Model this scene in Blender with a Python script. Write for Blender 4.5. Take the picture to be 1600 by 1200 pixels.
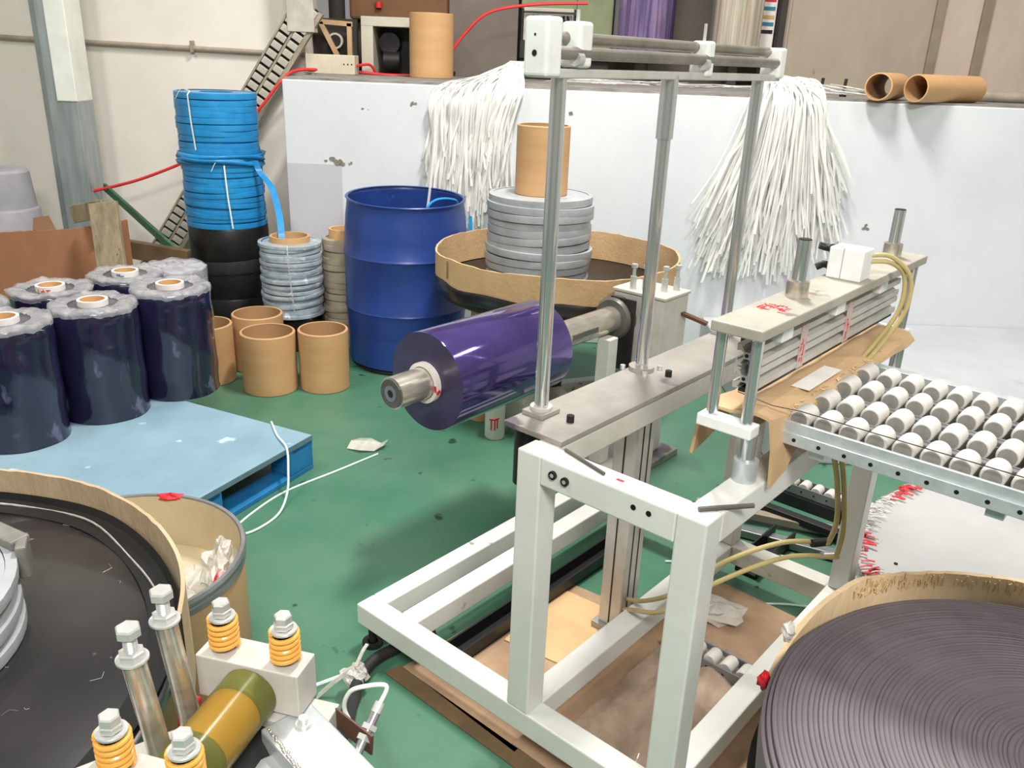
import bpy, bmesh, math, random
from mathutils import Vector, Matrix
from math import sin, cos, pi, radians, sqrt

random.seed(7)
for o in list(bpy.data.objects): bpy.data.objects.remove(o, do_unlink=True)
scene = bpy.context.scene
COL = scene.collection

# ------------------------------------------------------------------ camera
PITCH, ROLL, FPX, CAMH = radians(21.25), radians(-2.28), 1311.0, 1.60
r0 = Vector((1, 0, 0)); f0 = Vector((0, cos(PITCH), -sin(PITCH))); d0 = Vector((0, -sin(PITCH), -cos(PITCH)))
cx = r0 * cos(ROLL) + d0 * sin(ROLL); cy = d0 * cos(ROLL) - r0 * sin(ROLL)
cam = bpy.data.cameras.new('camera'); cam_o = bpy.data.objects.new('camera', cam); COL.objects.link(cam_o)
mt = Matrix.Identity(4)
for i in range(3):
    mt[i][0] = cx[i]; mt[i][1] = -cy[i]; mt[i][2] = -f0[i]
mt[2][3] = CAMH
cam_o.matrix_world = mt
cam.sensor_fit = 'HORIZONTAL'; cam.sensor_width = 36.0; cam.lens = FPX / 1600 * 36.0
cam.clip_start = 0.05; cam.clip_end = 100
scene.camera = cam_o

# ------------------------------------------------------------------ light
world = bpy.data.worlds.new('world'); scene.world = world; world.use_nodes = True
bg = world.node_tree.nodes['Background']
bg.inputs[0].default_value = (1.0, 0.985, 0.96, 1); bg.inputs[1].default_value = 0.31

def area(name, loc, target, sx, sy, power, col=(1, 0.97, 0.92)):
    l = bpy.data.lights.new(name, 'AREA'); l.shape = 'RECTANGLE'; l.size = sx; l.size_y = sy
    l.energy = power; l.color = col
    o = bpy.data.objects.new(name, l); COL.objects.link(o); o.location = loc
    o.rotation_euler = (Vector(target) - Vector(loc)).to_track_quat('-Z', 'Y').to_euler()
    return o
area('ceiling_or_fill_lamp', (0.45, 3.3, 4.6), (0.45, 3.2, 0), 0.3, 0.9, 265)
area('ceiling_or_fill_lamp', (3.1, 2.6, 4.6), (3.1, 2.6, 0), 0.5, 1.5, 50)
area('ceiling_or_fill_lamp', (-2.6, 2.0, 4.6), (-2.6, 2.2, 0), 0.5, 1.5, 100)
area('ceiling_or_fill_lamp', (0.5, -1.9, 4.1), (0.5, 1.2, 0.4), 2.0, 0.6, 290)  # fill light added behind the camera to brighten the upright faces

scene.view_settings.view_transform = 'Standard'; scene.view_settings.look = 'None'
scene.view_settings.gamma = 1.0; scene.view_settings.use_curve_mapping = False
scene.view_settings.exposure = -0.2

# ------------------------------------------------------------------ materials
def lin(c):
    return tuple(((v / 255) / 12.92 if v / 255 <= 0.04045 else ((v / 255 + 0.055) / 1.055) ** 2.4) for v in c) + (1.0,)
MATS = {}
def mat(name, rgb, rgb2=None, scale=6.0, rough=0.6, metal=0.0, bump=0.0, bscale=None, coat=0.0, stretch=None,
        trans=0.0, alpha=1.0, spec=0.5, contrast=(0.35, 0.7), detail=5.0, spots=None, translucent=0.0):
    m = bpy.data.materials.new(name); m.use_nodes = True
    nt = m.node_tree; b = nt.nodes['Principled BSDF']
    b.inputs['Roughness'].default_value = rough; b.inputs['Metallic'].default_value = metal
    b.inputs['Coat Weight'].default_value = coat; b.inputs['Coat Roughness'].default_value = 0.06
    b.inputs['Transmission Weight'].default_value = trans; b.inputs['Alpha'].default_value = alpha
    b.inputs['Specular IOR Level'].default_value = spec
    tc = nt.nodes.new('ShaderNodeTexCoord'); mp = nt.nodes.new('ShaderNodeMapping')
    nt.links.new(tc.outputs['Object'], mp.inputs[0])
    if stretch: mp.inputs['Scale'].default_value = stretch
    c1 = lin(rgb); b.inputs['Base Color'].default_value = c1
    last = None
    if rgb2:
        n = nt.nodes.new('ShaderNodeTexNoise'); n.inputs['Scale'].default_value = scale; n.inputs['Detail'].default_value = detail
        n.inputs['Roughness'].default_value = 0.62
        nt.links.new(mp.outputs[0], n.inputs['Vector'])
        r = nt.nodes.new('ShaderNodeValToRGB')
        r.color_ramp.elements[0].position = contrast[0]; r.color_ramp.elements[1].position = contrast[1]
        r.color_ramp.elements[0].color = c1; r.color_ramp.elements[1].color = lin(rgb2)
        nt.links.new(n.outputs['Fac'], r.inputs[0]); last = r.outputs[0]
    if spots:
        n2 = nt.nodes.new('ShaderNodeTexNoise'); n2.inputs['Scale'].default_value = spots[1]; n2.inputs['Detail'].default_value = 8
        nt.links.new(mp.outputs[0], n2.inputs['Vector'])
        r2 = nt.nodes.new('ShaderNodeValToRGB'); r2.color_ramp.elements[0].position = spots[2]; r2.color_ramp.elements[1].position = spots[2] + 0.04
        nt.links.new(n2.outputs['Fac'], r2.inputs[0])
        mx = nt.nodes.new('ShaderNodeMix'); mx.data_type = 'RGBA'
        nt.links.new(r2.outputs[0], mx.inputs[0])
        if last: nt.links.new(last, mx.inputs[6])
        else: mx.inputs[6].default_value = c1
        mx.inputs[7].default_value = lin(spots[0]); last = mx.outputs[2]
    if last: nt.links.new(last, b.inputs['Base Color'])
    if bump:
        n3 = nt.nodes.new('ShaderNodeTexNoise'); n3.inputs['Scale'].default_value = bscale or scale * 3; n3.inputs['Detail'].default_value = 4
        nt.links.new(mp.outputs[0], n3.inputs['Vector'])
        bp = nt.nodes.new('ShaderNodeBump'); bp.inputs['Strength'].default_value = bump; bp.inputs['Distance'].default_value = 0.01
        nt.links.new(n3.outputs['Fac'], bp.inputs['Height']); nt.links.new(bp.outputs[0], b.inputs['Normal'])
    if translucent:
        out = nt.nodes['Material Output']
        tr = nt.nodes.new('ShaderNodeBsdfTranslucent'); tr.inputs[0].default_value = c1
        ms = nt.nodes.new('ShaderNodeMixShader'); ms.inputs[0].default_value = translucent
        nt.links.new(b.outputs[0], ms.inputs[1]); nt.links.new(tr.outputs[0], ms.inputs[2]); nt.links.new(ms.outputs[0], out.inputs[0])
    MATS[name] = m
    return m

mat('floor', (54, 110, 84), (88, 124, 102), 1.6, 0.42, contrast=(0.3, 0.72), bump=0.06, bscale=30, spots=((34, 62, 48), 9.0, 0.665))
mat('plaster', (212, 216, 218), (197, 202, 206), 1.1, 0.85, bump=0.08, bscale=40, spots=((150, 150, 150), 3.5, 0.70))
mat('patch_grey', (190, 191, 195), (180, 181, 186), 2.0, 0.85)
mat('plaster_low', (190, 192, 196), (170, 173, 178), 1.6, 0.8, bump=0.1, bscale=30, spots=((164, 162, 160), 4.5, 0.68))
mat('plaster_warm', (240, 233, 223), (224, 217, 207), 1.1, 0.85, bump=0.05, bscale=30)
mat('hall', (224, 219, 210), (200, 196, 188), 0.8, 0.9)
mat('panel_tan', (176, 164, 146), (158, 146, 130), 2.0, 0.7, spots=((120, 108, 94), 6.0, 0.69), stretch=(1, 1, 0.5))
mat('panel_pink', (206, 190, 176), (184, 164, 150), 2.2, 0.7, spots=((130, 116, 104), 6.0, 0.70), stretch=(1, 1, 0.4))
mat('panel_seam', (150, 138, 118), (128, 116, 98), 4.0, 0.6)
mat('taupe', (120, 110, 100), (102, 92, 84), 2.5, 0.7)
mat('dark_room', (62, 56, 52), (40, 36, 34), 3.0, 0.8)
mat('concrete', (150, 146, 140), (110, 104, 98), 7.0, 0.9, bump=0.3)
mat('frame_paint', (222, 224, 218), (206, 208, 201), 3.0, 0.34, coat=0.15, bump=0.05, bscale=50, spots=((150, 148, 140), 11.0, 0.705))
mat('frame_paint_dusty', (214, 214, 206), (190, 187, 176), 5.0, 0.45, bump=0.05, spots=((140, 132, 118), 14.0, 0.68))
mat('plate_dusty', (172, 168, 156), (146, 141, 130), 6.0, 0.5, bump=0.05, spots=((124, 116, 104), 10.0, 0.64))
mat('plate_steel', (176, 172, 164), (138, 132, 126), 4.0, 0.42, metal=0.35, spots=((108, 100, 110), 7.0, 0.63))
mat('chrome', (208, 210, 213), None, rough=0.18, metal=0.85)
mat('chrome_worn', (214, 208, 196), (178, 170, 156), 14.0, 0.26, metal=0.75, stretch=(1, 1, 3))
mat('galvanised', (206, 212, 214), (184, 191, 194), 30.0, 0.34, metal=0.45)
mat('aluminium', (212, 211, 206), (194, 191, 184), 12.0, 0.4, metal=0.4, stretch=(1, 1, 1))
mat('roller_alu', (158, 152, 142), (132, 126, 116), 12.0, 0.35, metal=0.6)
mat('zinc_bolt', (216, 217, 214), (198, 199, 196), 30.0, 0.32, metal=0.5)
mat('white_block', (238, 240, 238), (222, 224, 222), 12.0, 0.35)
mat('roller_white', (208, 206, 200), (184, 181, 174), 22.0, 0.5, spots=((168, 164, 156), 24.0, 0.66))
mat('hub_grey', (150, 147, 140), (128, 125, 118), 18.0, 0.55)
mat('roller_grey', (128, 126, 120), (108, 106, 100), 18.0, 0.45)
mat('steel_dark', (52, 50, 50), (36, 35, 36), 9.0, 0.45, metal=0.5)
mat('black', (20, 20, 22), (12, 12, 13), 9.0, 0.4)
mat('rubber', (30, 30, 32), (22, 22, 23), 9.0, 0.65)
mat('cardboard', (204, 172, 132), (182, 150, 110), 5.0, 0.8, bump=0.1, bscale=60)
mat('cardboard_pale', (208, 174, 130), (192, 158, 114), 7.0, 0.82, bump=0.2, bscale=70)
mat('cardboard_rim', (234, 208, 168), (218, 190, 148), 7.0, 0.82, bump=0.3, bscale=90, stretch=(1, 1, 0.2))
mat('cardboard_ring', (196, 174, 142), (168, 146, 114), 5.0, 0.85, bump=0.35, bscale=110, stretch=(1, 1, 0.25))
mat('cardboard_floor', (178, 148, 118), (132, 106, 84), 3.4, 0.85, bump=0.1, spots=((104, 78, 60), 5.0, 0.66))
mat('cardboard_rust', (164, 114, 80), (144, 98, 68), 3.5, 0.8, bump=0.06, stretch=(1, 1, 0.4))
mat('tube_card', (200, 158, 112), (188, 146, 100), 3.0, 0.62, bump=0.03, stretch=(1, 1, 5))
mat('tube_inside', (180, 140, 98), (164, 124, 84), 3.0, 0.75)
mat('core_card', (212, 172, 120), (198, 156, 106), 14.0, 0.75)
mat('core_white', (236, 232, 228), (220, 212, 206), 14.0, 0.6)
mat('print_red', (206, 34, 46), None, rough=0.55)
mat('print_pink', (214, 140, 136), None, rough=0.5)
mat('print_teal', (28, 130, 150), None, rough=0.55)
mat('print_blue', (60, 130, 200), None, rough=0.5)
mat('drum_blue', (40, 68, 140), (34, 58, 122), 4.0, 0.34, bump=0.06, bscale=20, spots=((54, 84, 160), 6.0, 0.70))
mat('strap_blue', (40, 142, 200), (28, 124, 184), 9.0, 0.3, bump=0.15, bscale=40)
mat('strap_black', (20, 20, 21), (30, 30, 31), 9.0, 0.38, bump=0.2, bscale=16)
mat('strap_grey', (172, 176, 178), (150, 154, 158), 10.0, 0.34, bump=0.1, bscale=40)
mat('strap_silver', (196, 208, 214), (160, 176, 188), 16.0, 0.2, metal=0.25, bump=0.4, bscale=30, spots=((230, 236, 240), 20.0, 0.64))
mat('strap_tan', (176, 164, 144), (150, 138, 120), 10.0, 0.4)
mat('strap_white', (246, 246, 242), (228, 228, 224), 10.0, 0.38, translucent=0.3)
mat('string_white', (226, 240, 236), (200, 226, 218), 10.0, 0.4)
mat('film_purple', (92, 76, 146), (52, 42, 96), 2.0, 0.10, metal=0.55, coat=0.6, stretch=(1, 1, 1), bump=0.04, bscale=9, contrast=(0.3, 0.65))
mat('film_face', (62, 52, 84), (48, 40, 66), 6.0, 0.3, coat=0.2)
mat('film_navy', (36, 33, 66), (20, 19, 36), 5.0, 0.16, coat=0.8, bump=0.5, bscale=13, spots=((84, 86, 112), 8.0, 0.66), stretch=(1, 1, 0.5))
mat('film_top', (86, 84, 92), (64, 62, 72), 14.0, 0.25)
mat('wrap_clear', (226, 226, 228), (170, 170, 176), 14.0, 0.12, alpha=0.42, bump=0.9, bscale=34)
mat('plastic_clear', (226, 224, 216), (204, 198, 186), 12.0, 0.1, alpha=0.6, bump=0.8, bscale=30)
mat('film_strip', (176, 154, 206), (84, 64, 122), 6.0, 0.14, metal=0.6, stretch=(8, 8, 0.2), coat=0.5)  # paler upright streaks put the hanging film's highlights into its colour
mat('film_silver', (246, 240, 226), (186, 170, 142), 6.0, 0.2, metal=0.55, stretch=(10, 10, 0.15))
mat('pallet_top', (138, 166, 180), (120, 150, 166), 3.0, 0.55, spots=((184, 204, 214), 7.0, 0.66))
mat('pallet_blue', (34, 122, 178), (26, 100, 152), 7.0, 0.45, spots=((120, 200, 230), 9.0, 0.68))
mat('pallet_edge', (100, 128, 138), (82, 110, 122), 7.0, 0.6)
mat('disc_black', (30, 29, 31), (48, 45, 45), 2.4, 0.28, coat=0.25, contrast=(0.4, 0.75), spots=((112, 108, 106), 22.0, 0.715))
mat('coil_plum', (108, 99, 104), (94, 86, 91), 4.0, 0.5, spots=((150, 142, 142), 46.0, 0.735))
mat('fibre_drum', (200, 164, 122), (186, 150, 108), 3.0, 0.6)
mat('fibre_inside', (206, 192, 158), (186, 170, 138), 4.0, 0.7)
mat('rim_grey', (150, 152, 154), (120, 122, 124), 7.0, 0.35, metal=0.5)
mat('spring', (236, 176, 84), (226, 160, 66), 9.0, 0.32, coat=0.3)
mat('urethane', (206, 206, 120), (190, 194, 100), 3.0, 0.1, trans=0.85, coat=0.0)
MATS['urethane'].node_tree.nodes['Principled BSDF'].inputs['Roughness'].default_value = 0.2
MATS['urethane'].node_tree.nodes['Principled BSDF'].inputs['IOR'].default_value = 1.18
mat('plastic_brown', (196, 174, 152), (124, 100, 88), 4.0, 0.14, alpha=0.8, bump=0.9, bscale=16, stretch=(1, 1, 1))
mat('inner_orange', (226, 146, 24), (206, 130, 20), 3.0, 0.45)
mat('bearing_block', (196, 193, 184), (176, 172, 163), 7.0, 0.5)
mat('roller_end', (96, 94, 88), (76, 74, 70), 8.0, 0.4)
mat('bracket_brown', (96, 60, 46), (74, 46, 36), 8.0, 0.5)
mat('sensor_tip', (244, 156, 78), None, rough=0.4)
mat('cable_white', (226, 228, 218), None, rough=0.4)
mat('hose_yellow', (206, 190, 136), (184, 166, 110), 8.0, 0.25, trans=0.15)
mat('hose_red', (226, 56, 56), (206, 40, 44), 8.0, 0.4)
mat('wood_grey', (150, 136, 110), (108, 95, 75), 6.0, 0.85, bump=0.2, stretch=(4, 4, 0.4), spots=((70, 58, 44), 14.0, 0.68))
mat('wood_dark', (108, 86, 58), (78, 62, 42), 6.0, 0.85, bump=0.2)
mat('wood_green', (62, 110, 76), (48, 90, 62), 6.0, 0.6)
mat('bucket_grey', (172, 170, 176), (150, 148, 154), 5.0, 0.5)
mat('chain_grey', (196, 192, 178), (168, 162, 148), 8.0, 0.55)
mat('chain_rail', (168, 158, 138), (140, 130, 110), 8.0, 0.5)
mat('column_steel', (176, 184, 184), (140, 150, 152), 4.0, 0.42, metal=0.4, stretch=(3, 3, 0.4))
mat('column_white', (240, 242, 234), (222, 224, 214), 6.0, 0.4)
mat('pipe', (176, 164, 146), (150, 138, 122), 8.0, 0.5)
mat('machine_cream', (216, 206, 184), (196, 184, 160), 6.0, 0.5)
mat('machine_green', (132, 140, 104), (112, 120, 88), 4.0, 0.5)
mat('machine_tan', (196, 164, 126), (170, 138, 102), 6.0, 0.5)
mat('cabinet', (196, 192, 176), (176, 172, 156), 4.0, 0.5)
mat('brown', (128, 90, 58), (104, 72, 46), 4.0, 0.7)
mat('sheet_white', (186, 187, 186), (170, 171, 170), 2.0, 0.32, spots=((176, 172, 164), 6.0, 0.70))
mat('tape_red', (196, 42, 50), (226, 220, 214), 26.0, 0.3, contrast=(0.45, 0.62))
mat('stain', (112, 104, 92), (150, 144, 136), 20.0, 0.9)
mat('tape_clear', (214, 196, 188), (224, 150, 146), 34.0, 0.18, alpha=0.75, contrast=(0.5, 0.66))
mat('fringe', (232, 206, 160), (214, 184, 134), 10.0, 0.8)
mat('tissue', (232, 230, 224), (206, 200, 190), 16.0, 0.7, bump=0.5, bscale=30)
mat('lamp_green', (150, 156, 150), (120, 128, 124), 8.0, 0.5)

# ------------------------------------------------------------------ mesh builder
class MB:
    def __init__(s): s.v = []; s.f = []
    def add(s, vs, fs):
        n = len(s.v); s.v += [Vector(v) for v in vs]; s.f += [tuple(i + n for i in f) for f in fs]; return s
    def hexa(s, c8):      # four bottom corners (ccw seen from above), then four top corners
        return s.add(c8, [(3, 2, 1, 0), (4, 5, 6, 7), (0, 1, 5, 4), (1, 2, 6, 5), (2, 3, 7, 6), (3, 0, 4, 7)])
    def box(s, x0, x1, y0, y1, z0, z1, fn=None):
        c = [(x0, y0, z0), (x1, y0, z0), (x1, y1, z0), (x0, y1, z0), (x0, y0, z1), (x1, y0, z1), (x1, y1, z1), (x0, y1, z1)]
        return s.hexa([fn(*p) if fn else p for p in c])
    def bar(s, p, q, w, h, up=(0, 0, 1)):
        p = Vector(p); q = Vector(q); d = (q - p).normalized(); u = Vector(up)
        sd = d.cross(u)
        if sd.length < 1e-4: sd = d.cross(Vector((1, 0, 0)))
        sd.normalize(); u = sd.cross(d).normalized(); a = sd * w / 2; b = u * h / 2
        return s.hexa([p - a - b, p + a - b, q + a - b, q - a - b, p - a + b, p + a + b, q + a + b, q - a + b])
    def tube(s, pts, r, n=8, cap=True, r1=None):
        pts = [Vector(p) for p in pts]; k = len(pts); prev = None; base = len(s.v)
        for i, p in enumerate(pts):
            d = (pts[min(i + 1, k - 1)] - pts[max(i - 1, 0)])
            if d.length < 1e-9: d = Vector((0, 0, 1))
            d.normalize()
            if prev is None:
                a = d.cross(Vector((0, 0, 1)))
                if a.length < 1e-3: a = d.cross(Vector((1, 0, 0)))
            else:
                a = prev - d * prev.dot(d)
            a.normalize(); prev = a; b = d.cross(a)
            rr = r if r1 is None else r + (r1 - r) * i / (k - 1)
            for j in range(n):
                t = 2 * pi * j / n; s.v.append(p + a * (rr * cos(t)) + b * (rr * sin(t)))
        for i in range(k - 1):
            for j in range(n):
                s.f.append((base + i * n + j, base + i * n + (j + 1) % n, base + (i + 1) * n + (j + 1) % n, base + (i + 1) * n + j))
        if cap:
            s.f.append(tuple(base + j for j in reversed(range(n)))); s.f.append(tuple(base + (k - 1) * n + j for j in range(n)))
        return s
    def lathe(s, c, prof, n=48, axis=None, close=False, wob=None):
        c = Vector(c); base = len(s.v)
        if axis is None: ex, ey, ez = Vector((1, 0, 0)), Vector((0, 1, 0)), Vector((0, 0, 1))
        else:
            ez = Vector(axis).normalized(); ex = ez.cross(Vector((0, 0, 1)))
            if ex.length < 1e-3: ex = Vector((1, 0, 0))
            ex.normalize(); ey = ez.cross(ex)
        for (r, z) in prof:
            for j in range(n):
                t = 2 * pi * j / n
                rr, zz = (r, z) if wob is None else wob(r, z, t)
                s.v.append(c + ex * (rr * cos(t)) + ey * (rr * sin(t)) + ez * zz)
        m = len(prof)
        for i in range(m - 1 if not close else m):
            i2 = (i + 1) % m
            for j in range(n):
                s.f.append((base + i * n + j, base + i * n + (j + 1) % n, base + i2 * n + (j + 1) % n, base + i2 * n + j))
        if not close:
            if prof[0][0] > 1e-6: pass
        return s
    def cyl(s, p, q, r, n=24, r2=None):
        p = Vector(p); q = Vector(q); L = (q - p).length; r2 = r if r2 is None else r2
        return s.lathe(p, [(0.0, 0), (r, 0), (r2, L), (0.0, L)], n, axis=(q - p))
    def ring(s, p, q, ro, ri, n=40):
        p = Vector(p); q = Vector(q); L = (q - p).length
        return s.lathe(p, [(ro, 0), (ro, L), (ri, L), (ri, 0)], n, axis=(q - p), close=True)
    def ribbon(s, pts, side, w):
        base = len(s.v)
        for i, p in enumerate(pts):
            sd = side[i] if isinstance(side, list) else side
            s.v.append(Vector(p) - sd * w / 2); s.v.append(Vector(p) + sd * w / 2)
        for i in range(len(pts) - 1):
            s.f.append((base + 2 * i, base + 2 * i + 1, base + 2 * i + 3, base + 2 * i + 2))
        return s
    def prism(s, poly, z0, z1):
        n = len(poly)
        return s.add([(x, y, z0) for x, y in poly] + [(x, y, z1) for x, y in poly],
                     [tuple(reversed(range(n))), tuple(range(n, 2 * n))] + [(i, (i + 1) % n, n + (i + 1) % n, n + i) for i in range(n)])

def wloc(o):
    p = Vector((0, 0, 0))
    while o is not None: p = p + o.location; o = o.parent
    return p
def link(name, mb, m, parent=None, origin=None, smooth=False, bev=0.0, bseg=2, sub=0, angle=35, solid=0.0):
    org = wloc(parent) if parent is not None else Vector(origin or (0, 0, 0))
    me = bpy.data.meshes.new(name)
    me.from_pydata([tuple(v - org) for v in mb.v], [], mb.f)
    me.validate(); me.update()
    bm = bmesh.new(); bm.from_mesh(me); bmesh.ops.remove_doubles(bm, verts=bm.verts, dist=1e-6)
    bmesh.ops.recalc_face_normals(bm, faces=bm.faces); bm.to_mesh(me); bm.free()
    me.materials.append(MATS[m])
    o = bpy.data.objects.new(name, me); COL.objects.link(o)
    if parent is not None: o.parent = parent
    else: o.location = org
    if smooth:
        for p in me.polygons: p.use_smooth = True
        if angle < 180:
            try: me.set_sharp_from_angle(angle=radians(angle))
            except Exception: pass
    if solid:
        s = o.modifiers.new('solid', 'SOLIDIFY'); s.thickness = solid; s.offset = 0
    if bev:
        b = o.modifiers.new('bevel', 'BEVEL'); b.width = bev; b.segments = bseg; b.limit_method = 'ANGLE'; b.angle_limit = radians(40)
    if sub:
        b = o.modifiers.new('sub', 'SUBSURF'); b.levels = sub; b.render_levels = sub
    return o
def tag(o, label, cat, group=None, kind=None):
    o['label'] = label; o['category'] = cat
    if group: o['group'] = group
    if kind: o['kind'] = kind
    return o
def thing(name, loc, label, cat, group=None):
    e = bpy.data.objects.new(name, None); COL.objects.link(e); e.location = loc; e.empty_display_size = 0.1
    return tag(e, label, cat, group)
def struct(o):
    o['kind'] = 'structure'; return o

# machine frame directions (the packing line stands turned in the hall)
ANG = radians(49.7); AX = Vector((cos(ANG), sin(ANG), 0)); BX = Vector((sin(ANG), -cos(ANG), 0)); MO = Vector((-0.416, 1.988, 0))
def P(u, v, z): return MO + AX * u + BX * v + Vector((0, 0, z))

# ================================================================== SETTING
WY = 4.85; WZ = 1.444
struct(link('floor', MB().box(-6, 6, -5, 9, -0.1, 0.0), 'floor'))
o = struct(link('wall_back', MB().box(-1.322, 6, WY, WY + 2.9, 0, WZ), 'plaster', bev=0.006))
link('coping', MB().box(-1.31, 6, WY + 0.012, WY + 2.9, WZ, WZ + 0.012), 'concrete', o)
# stains and chipped spots of the plaster, small patches standing a millimetre off it
def blot(x, z, r, n, seed):
    rnd = random.Random(seed); mb = MB()
    for k in range(n):
        a = rnd.uniform(0, 2 * pi); d = rnd.uniform(0, r); rr = rnd.uniform(0.12, 0.4) * r
        pts = []
        for j in range(7):
            t = 2 * pi * j / 7; q = rr * rnd.uniform(0.6, 1.2)
            pts.append((x + cos(a) * d * 1.6 + cos(t) * q * 1.4, WY - 0.0015 - 0.0002 * k, z + sin(a) * d * 0.6 + sin(t) * q))
        mb.add(pts, [tuple(range(7))])
    return mb
for i, (x, z, r, n) in enumerate((a_ * 0.851, 1.6 - (1.6 - b_) * 0.851, c_ * 0.851, d_) for a_, b_, c_, d_ in [(-1.23, 0.915, 0.045, 9), (-1.14, 0.905, 0.02, 4), (-1.035, 1.255, 0.022, 3), (-0.715, 1.30, 0.026, 4), (0.32, 1.27, 0.03, 3), (2.69, 1.137, 0.006, 2), (2.35, 0.62, 0.03, 5), (2.55, 0.58, 0.03, 4), (2.02, 0.78, 0.02, 2)]):
    link('stain', blot(x, z, r, n, i), 'stain', o)
link('grey_patch', MB().box(-1.318, -1.01, WY - 0.0012, WY, 0.0, 1.0), 'patch_grey', o)  # slightly greyer rectangle at the left end of the wall
pf = struct(link('platform', MB().box(1.12, 6, 3.30, WY - 0.002, 0, 0.20), 'plaster_low', bev=0.01))
o = struct(link('wall_left', MB().box(-6, -1.44, 5.95, 6.15, 0, 4.5), 'plaster_warm'))
struct(link('wall_side', MB().box(-6.2, -6, -5, 6.15, 0, 3.2), 'hall'))
struct(link('wall_right', MB().box(6, 6.2, -5, 9, 0, 3.2), 'hall'))
struct(link('wall_front', MB().box(-6, 6, -5.2, -5, 0, 3.2), 'hall'))
o = struct(link('wall_far', MB().box(-1.4, 6, 7.6, 7.8, WZ, 4.5), 'taupe'))
# tall cladding panels behind the ledge on the right, each with its seam strip
pan = struct(link('wall_panelling', MB().box(1.80, 6, 6.56, 6.6, WZ, 4.2), 'dark_room'))
xs = [1.83, 2.93, 3.26, 4.2, 5.2, 6.0]
for i in range(len(xs) - 1):
    link('panel', MB().box(xs[i] + 0.01, xs[i + 1] - 0.03, 6.52, 6.555, WZ + 0.012, 4.2), 'panel_tan' if i == 0 else 'panel_pink', pan, bev=0.004)
for i, x in enumerate(xs[1:-1]):
    link('seam_strip', MB().box(x - 0.05, x + 0.015, 6.49, 6.535, WZ + 0.012, 4.2), 'panel_seam', pan, bev=0.006)
link('edge_strip', MB().box(1.78, 1.86, 6.48, 6.55, WZ + 0.012, 4.2), 'panel_pink', pan, bev=0.006)

# steel column by the left wall, white coat on the upper part of its flange
col = thing('steel_column', (-2.88, 5.62, 0), 'galvanised steel column standing against the left wall, its upper part white', 'column')
link('shaft', MB().box(-2.975, -2.79, 5.50, 5.505 + 0.2, 0, 4.4), 'column_steel', col, bev=0.006)
link('painted_face', MB().box(-2.915, -2.788, 5.492, 5.70, 1.24, 4.4), 'column_white', col, bev=0.006)
link('side_flange', MB().box(-3.06, -2.975, 5.60, 5.72, 0, 4.4), 'column_steel', col, bev=0.004)
cp = thing('conduit_pipe', (-3.6, 5.92, 1.6), 'thin beige conduit pipe running level along the upper left wall', 'pipe')
link('pipe', MB().tube([(-5.5, 5.922, 1.66), (-3.4, 5.922, 1.60), (-1.45, 5.922, 1.565)], 0.016, 10), 'pipe', cp, smooth=True)
for x in (-4.2, -3.2, -2.2): link('clip', MB().box(x, x + 0.02, 5.90, 5.938, 1.555, 1.625), 'pipe', cp)

# ================================================================== WHITE MACHINE FRAME
fr = thing('machine_frame', P(0, 0, 0), 'white welded square-tube machine frame standing in the middle of the green floor', 'machine frame')
ZB0, ZB1, ZT = 0.075, 0.14, 0.825
def ub(mb, u0, u1, v0, v1, z0, z1): return mb.box(u0, u1, v0, v1, z0, z1, fn=P)
def fpart(name, u0, u1, v0, v1, z0, z1, m='frame_paint', par=None, bev=0.004):
    return link(name, ub(MB(), u0, u1, v0, v1, z0, z1), m, par or fr, bev=bev)
fpart('base_rail', 0, 0.062, 0, 1.022, ZB0, ZB1)
fpart('base_rail', 0.062, 1.16, 0, 0.06, ZB0, ZB1)
fpart('base_rail', 0.062, 1.16, 0.122, 0.186, ZB0, ZB1)
fpart('base_rail', 0.062, 1.04, 0.568, 0.632, ZB0, ZB1)
fpart('base_rail', 0.062, 1.16, 0.945, 1.008, ZB0, ZB1)
fpart('base_rail', 1.04, 1.10, 0.186, 0.945, ZB0, ZB1, 'frame_paint_dusty')
l1 = fpart('leg', 0, 0.062, 0.568, 0.632, ZB1, ZT)
l2 = fpart('leg', 0, 0.062, 0.958, 1.022, ZB1, ZT)
fpart('leg', 1.04, 1.10, 0.568, 0.632, ZB1, ZT - 0.06, 'frame_paint_dusty')
fpart('leg', 1.04, 1.10, 0.95, 1.008, ZB1, ZT - 0.06)
fpart('top_beam', 0, 0.062, 0.632, 0.958, ZT - 0.066, ZT)
fpart('top_beam', 0.062, 1.12, 0.568, 0.626, ZT - 0.066, ZT - 0.006, 'frame_paint_dusty')
fpart('top_beam', 0.062, 1.12, 0.96, 1.022, ZT - 0.066, ZT)
for (u, v) in ((0.03, 0.03), (0.03, 0.99), (1.1, 0.03), (1.1, 0.97)):
    link('foot', MB().cyl(P(u, v, 0), P(u, v, 0.012), 0.03, 20).cyl(P(u, v, 0.012), P(u, v, ZB0), 0.012, 12), 'steel_dark', fr, smooth=True)
for v in (0.668, 0.70):
    b = link('bolt', MB().cyl(P(-0.006, v, ZT - 0.028 - (v - 0.66) * 0.1), P(0.002, v, ZT - 0.028 - (v - 0.66) * 0.1), 0.0095, 16), 'steel_dark', fr, smooth=True)
    link('socket', MB().cyl(P(-0.0068, v, ZT - 0.028 - (v - 0.66) * 0.1), P(-0.0055, v, ZT - 0.028 - (v - 0.66) * 0.1), 0.005, 6), 'zinc_bolt', b)
for v in (0.865, 0.90):
    link('bolt_hole', MB().cyl(P(-0.001, v, ZT - 0.026), P(0.004, v, ZT - 0.026), 0.006, 14), 'black', fr)
link('sticker', ub(MB(), 0.022, 0.04, 0.80, 0.838, ZT, ZT + 0.001), 'core_white', fr)
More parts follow.
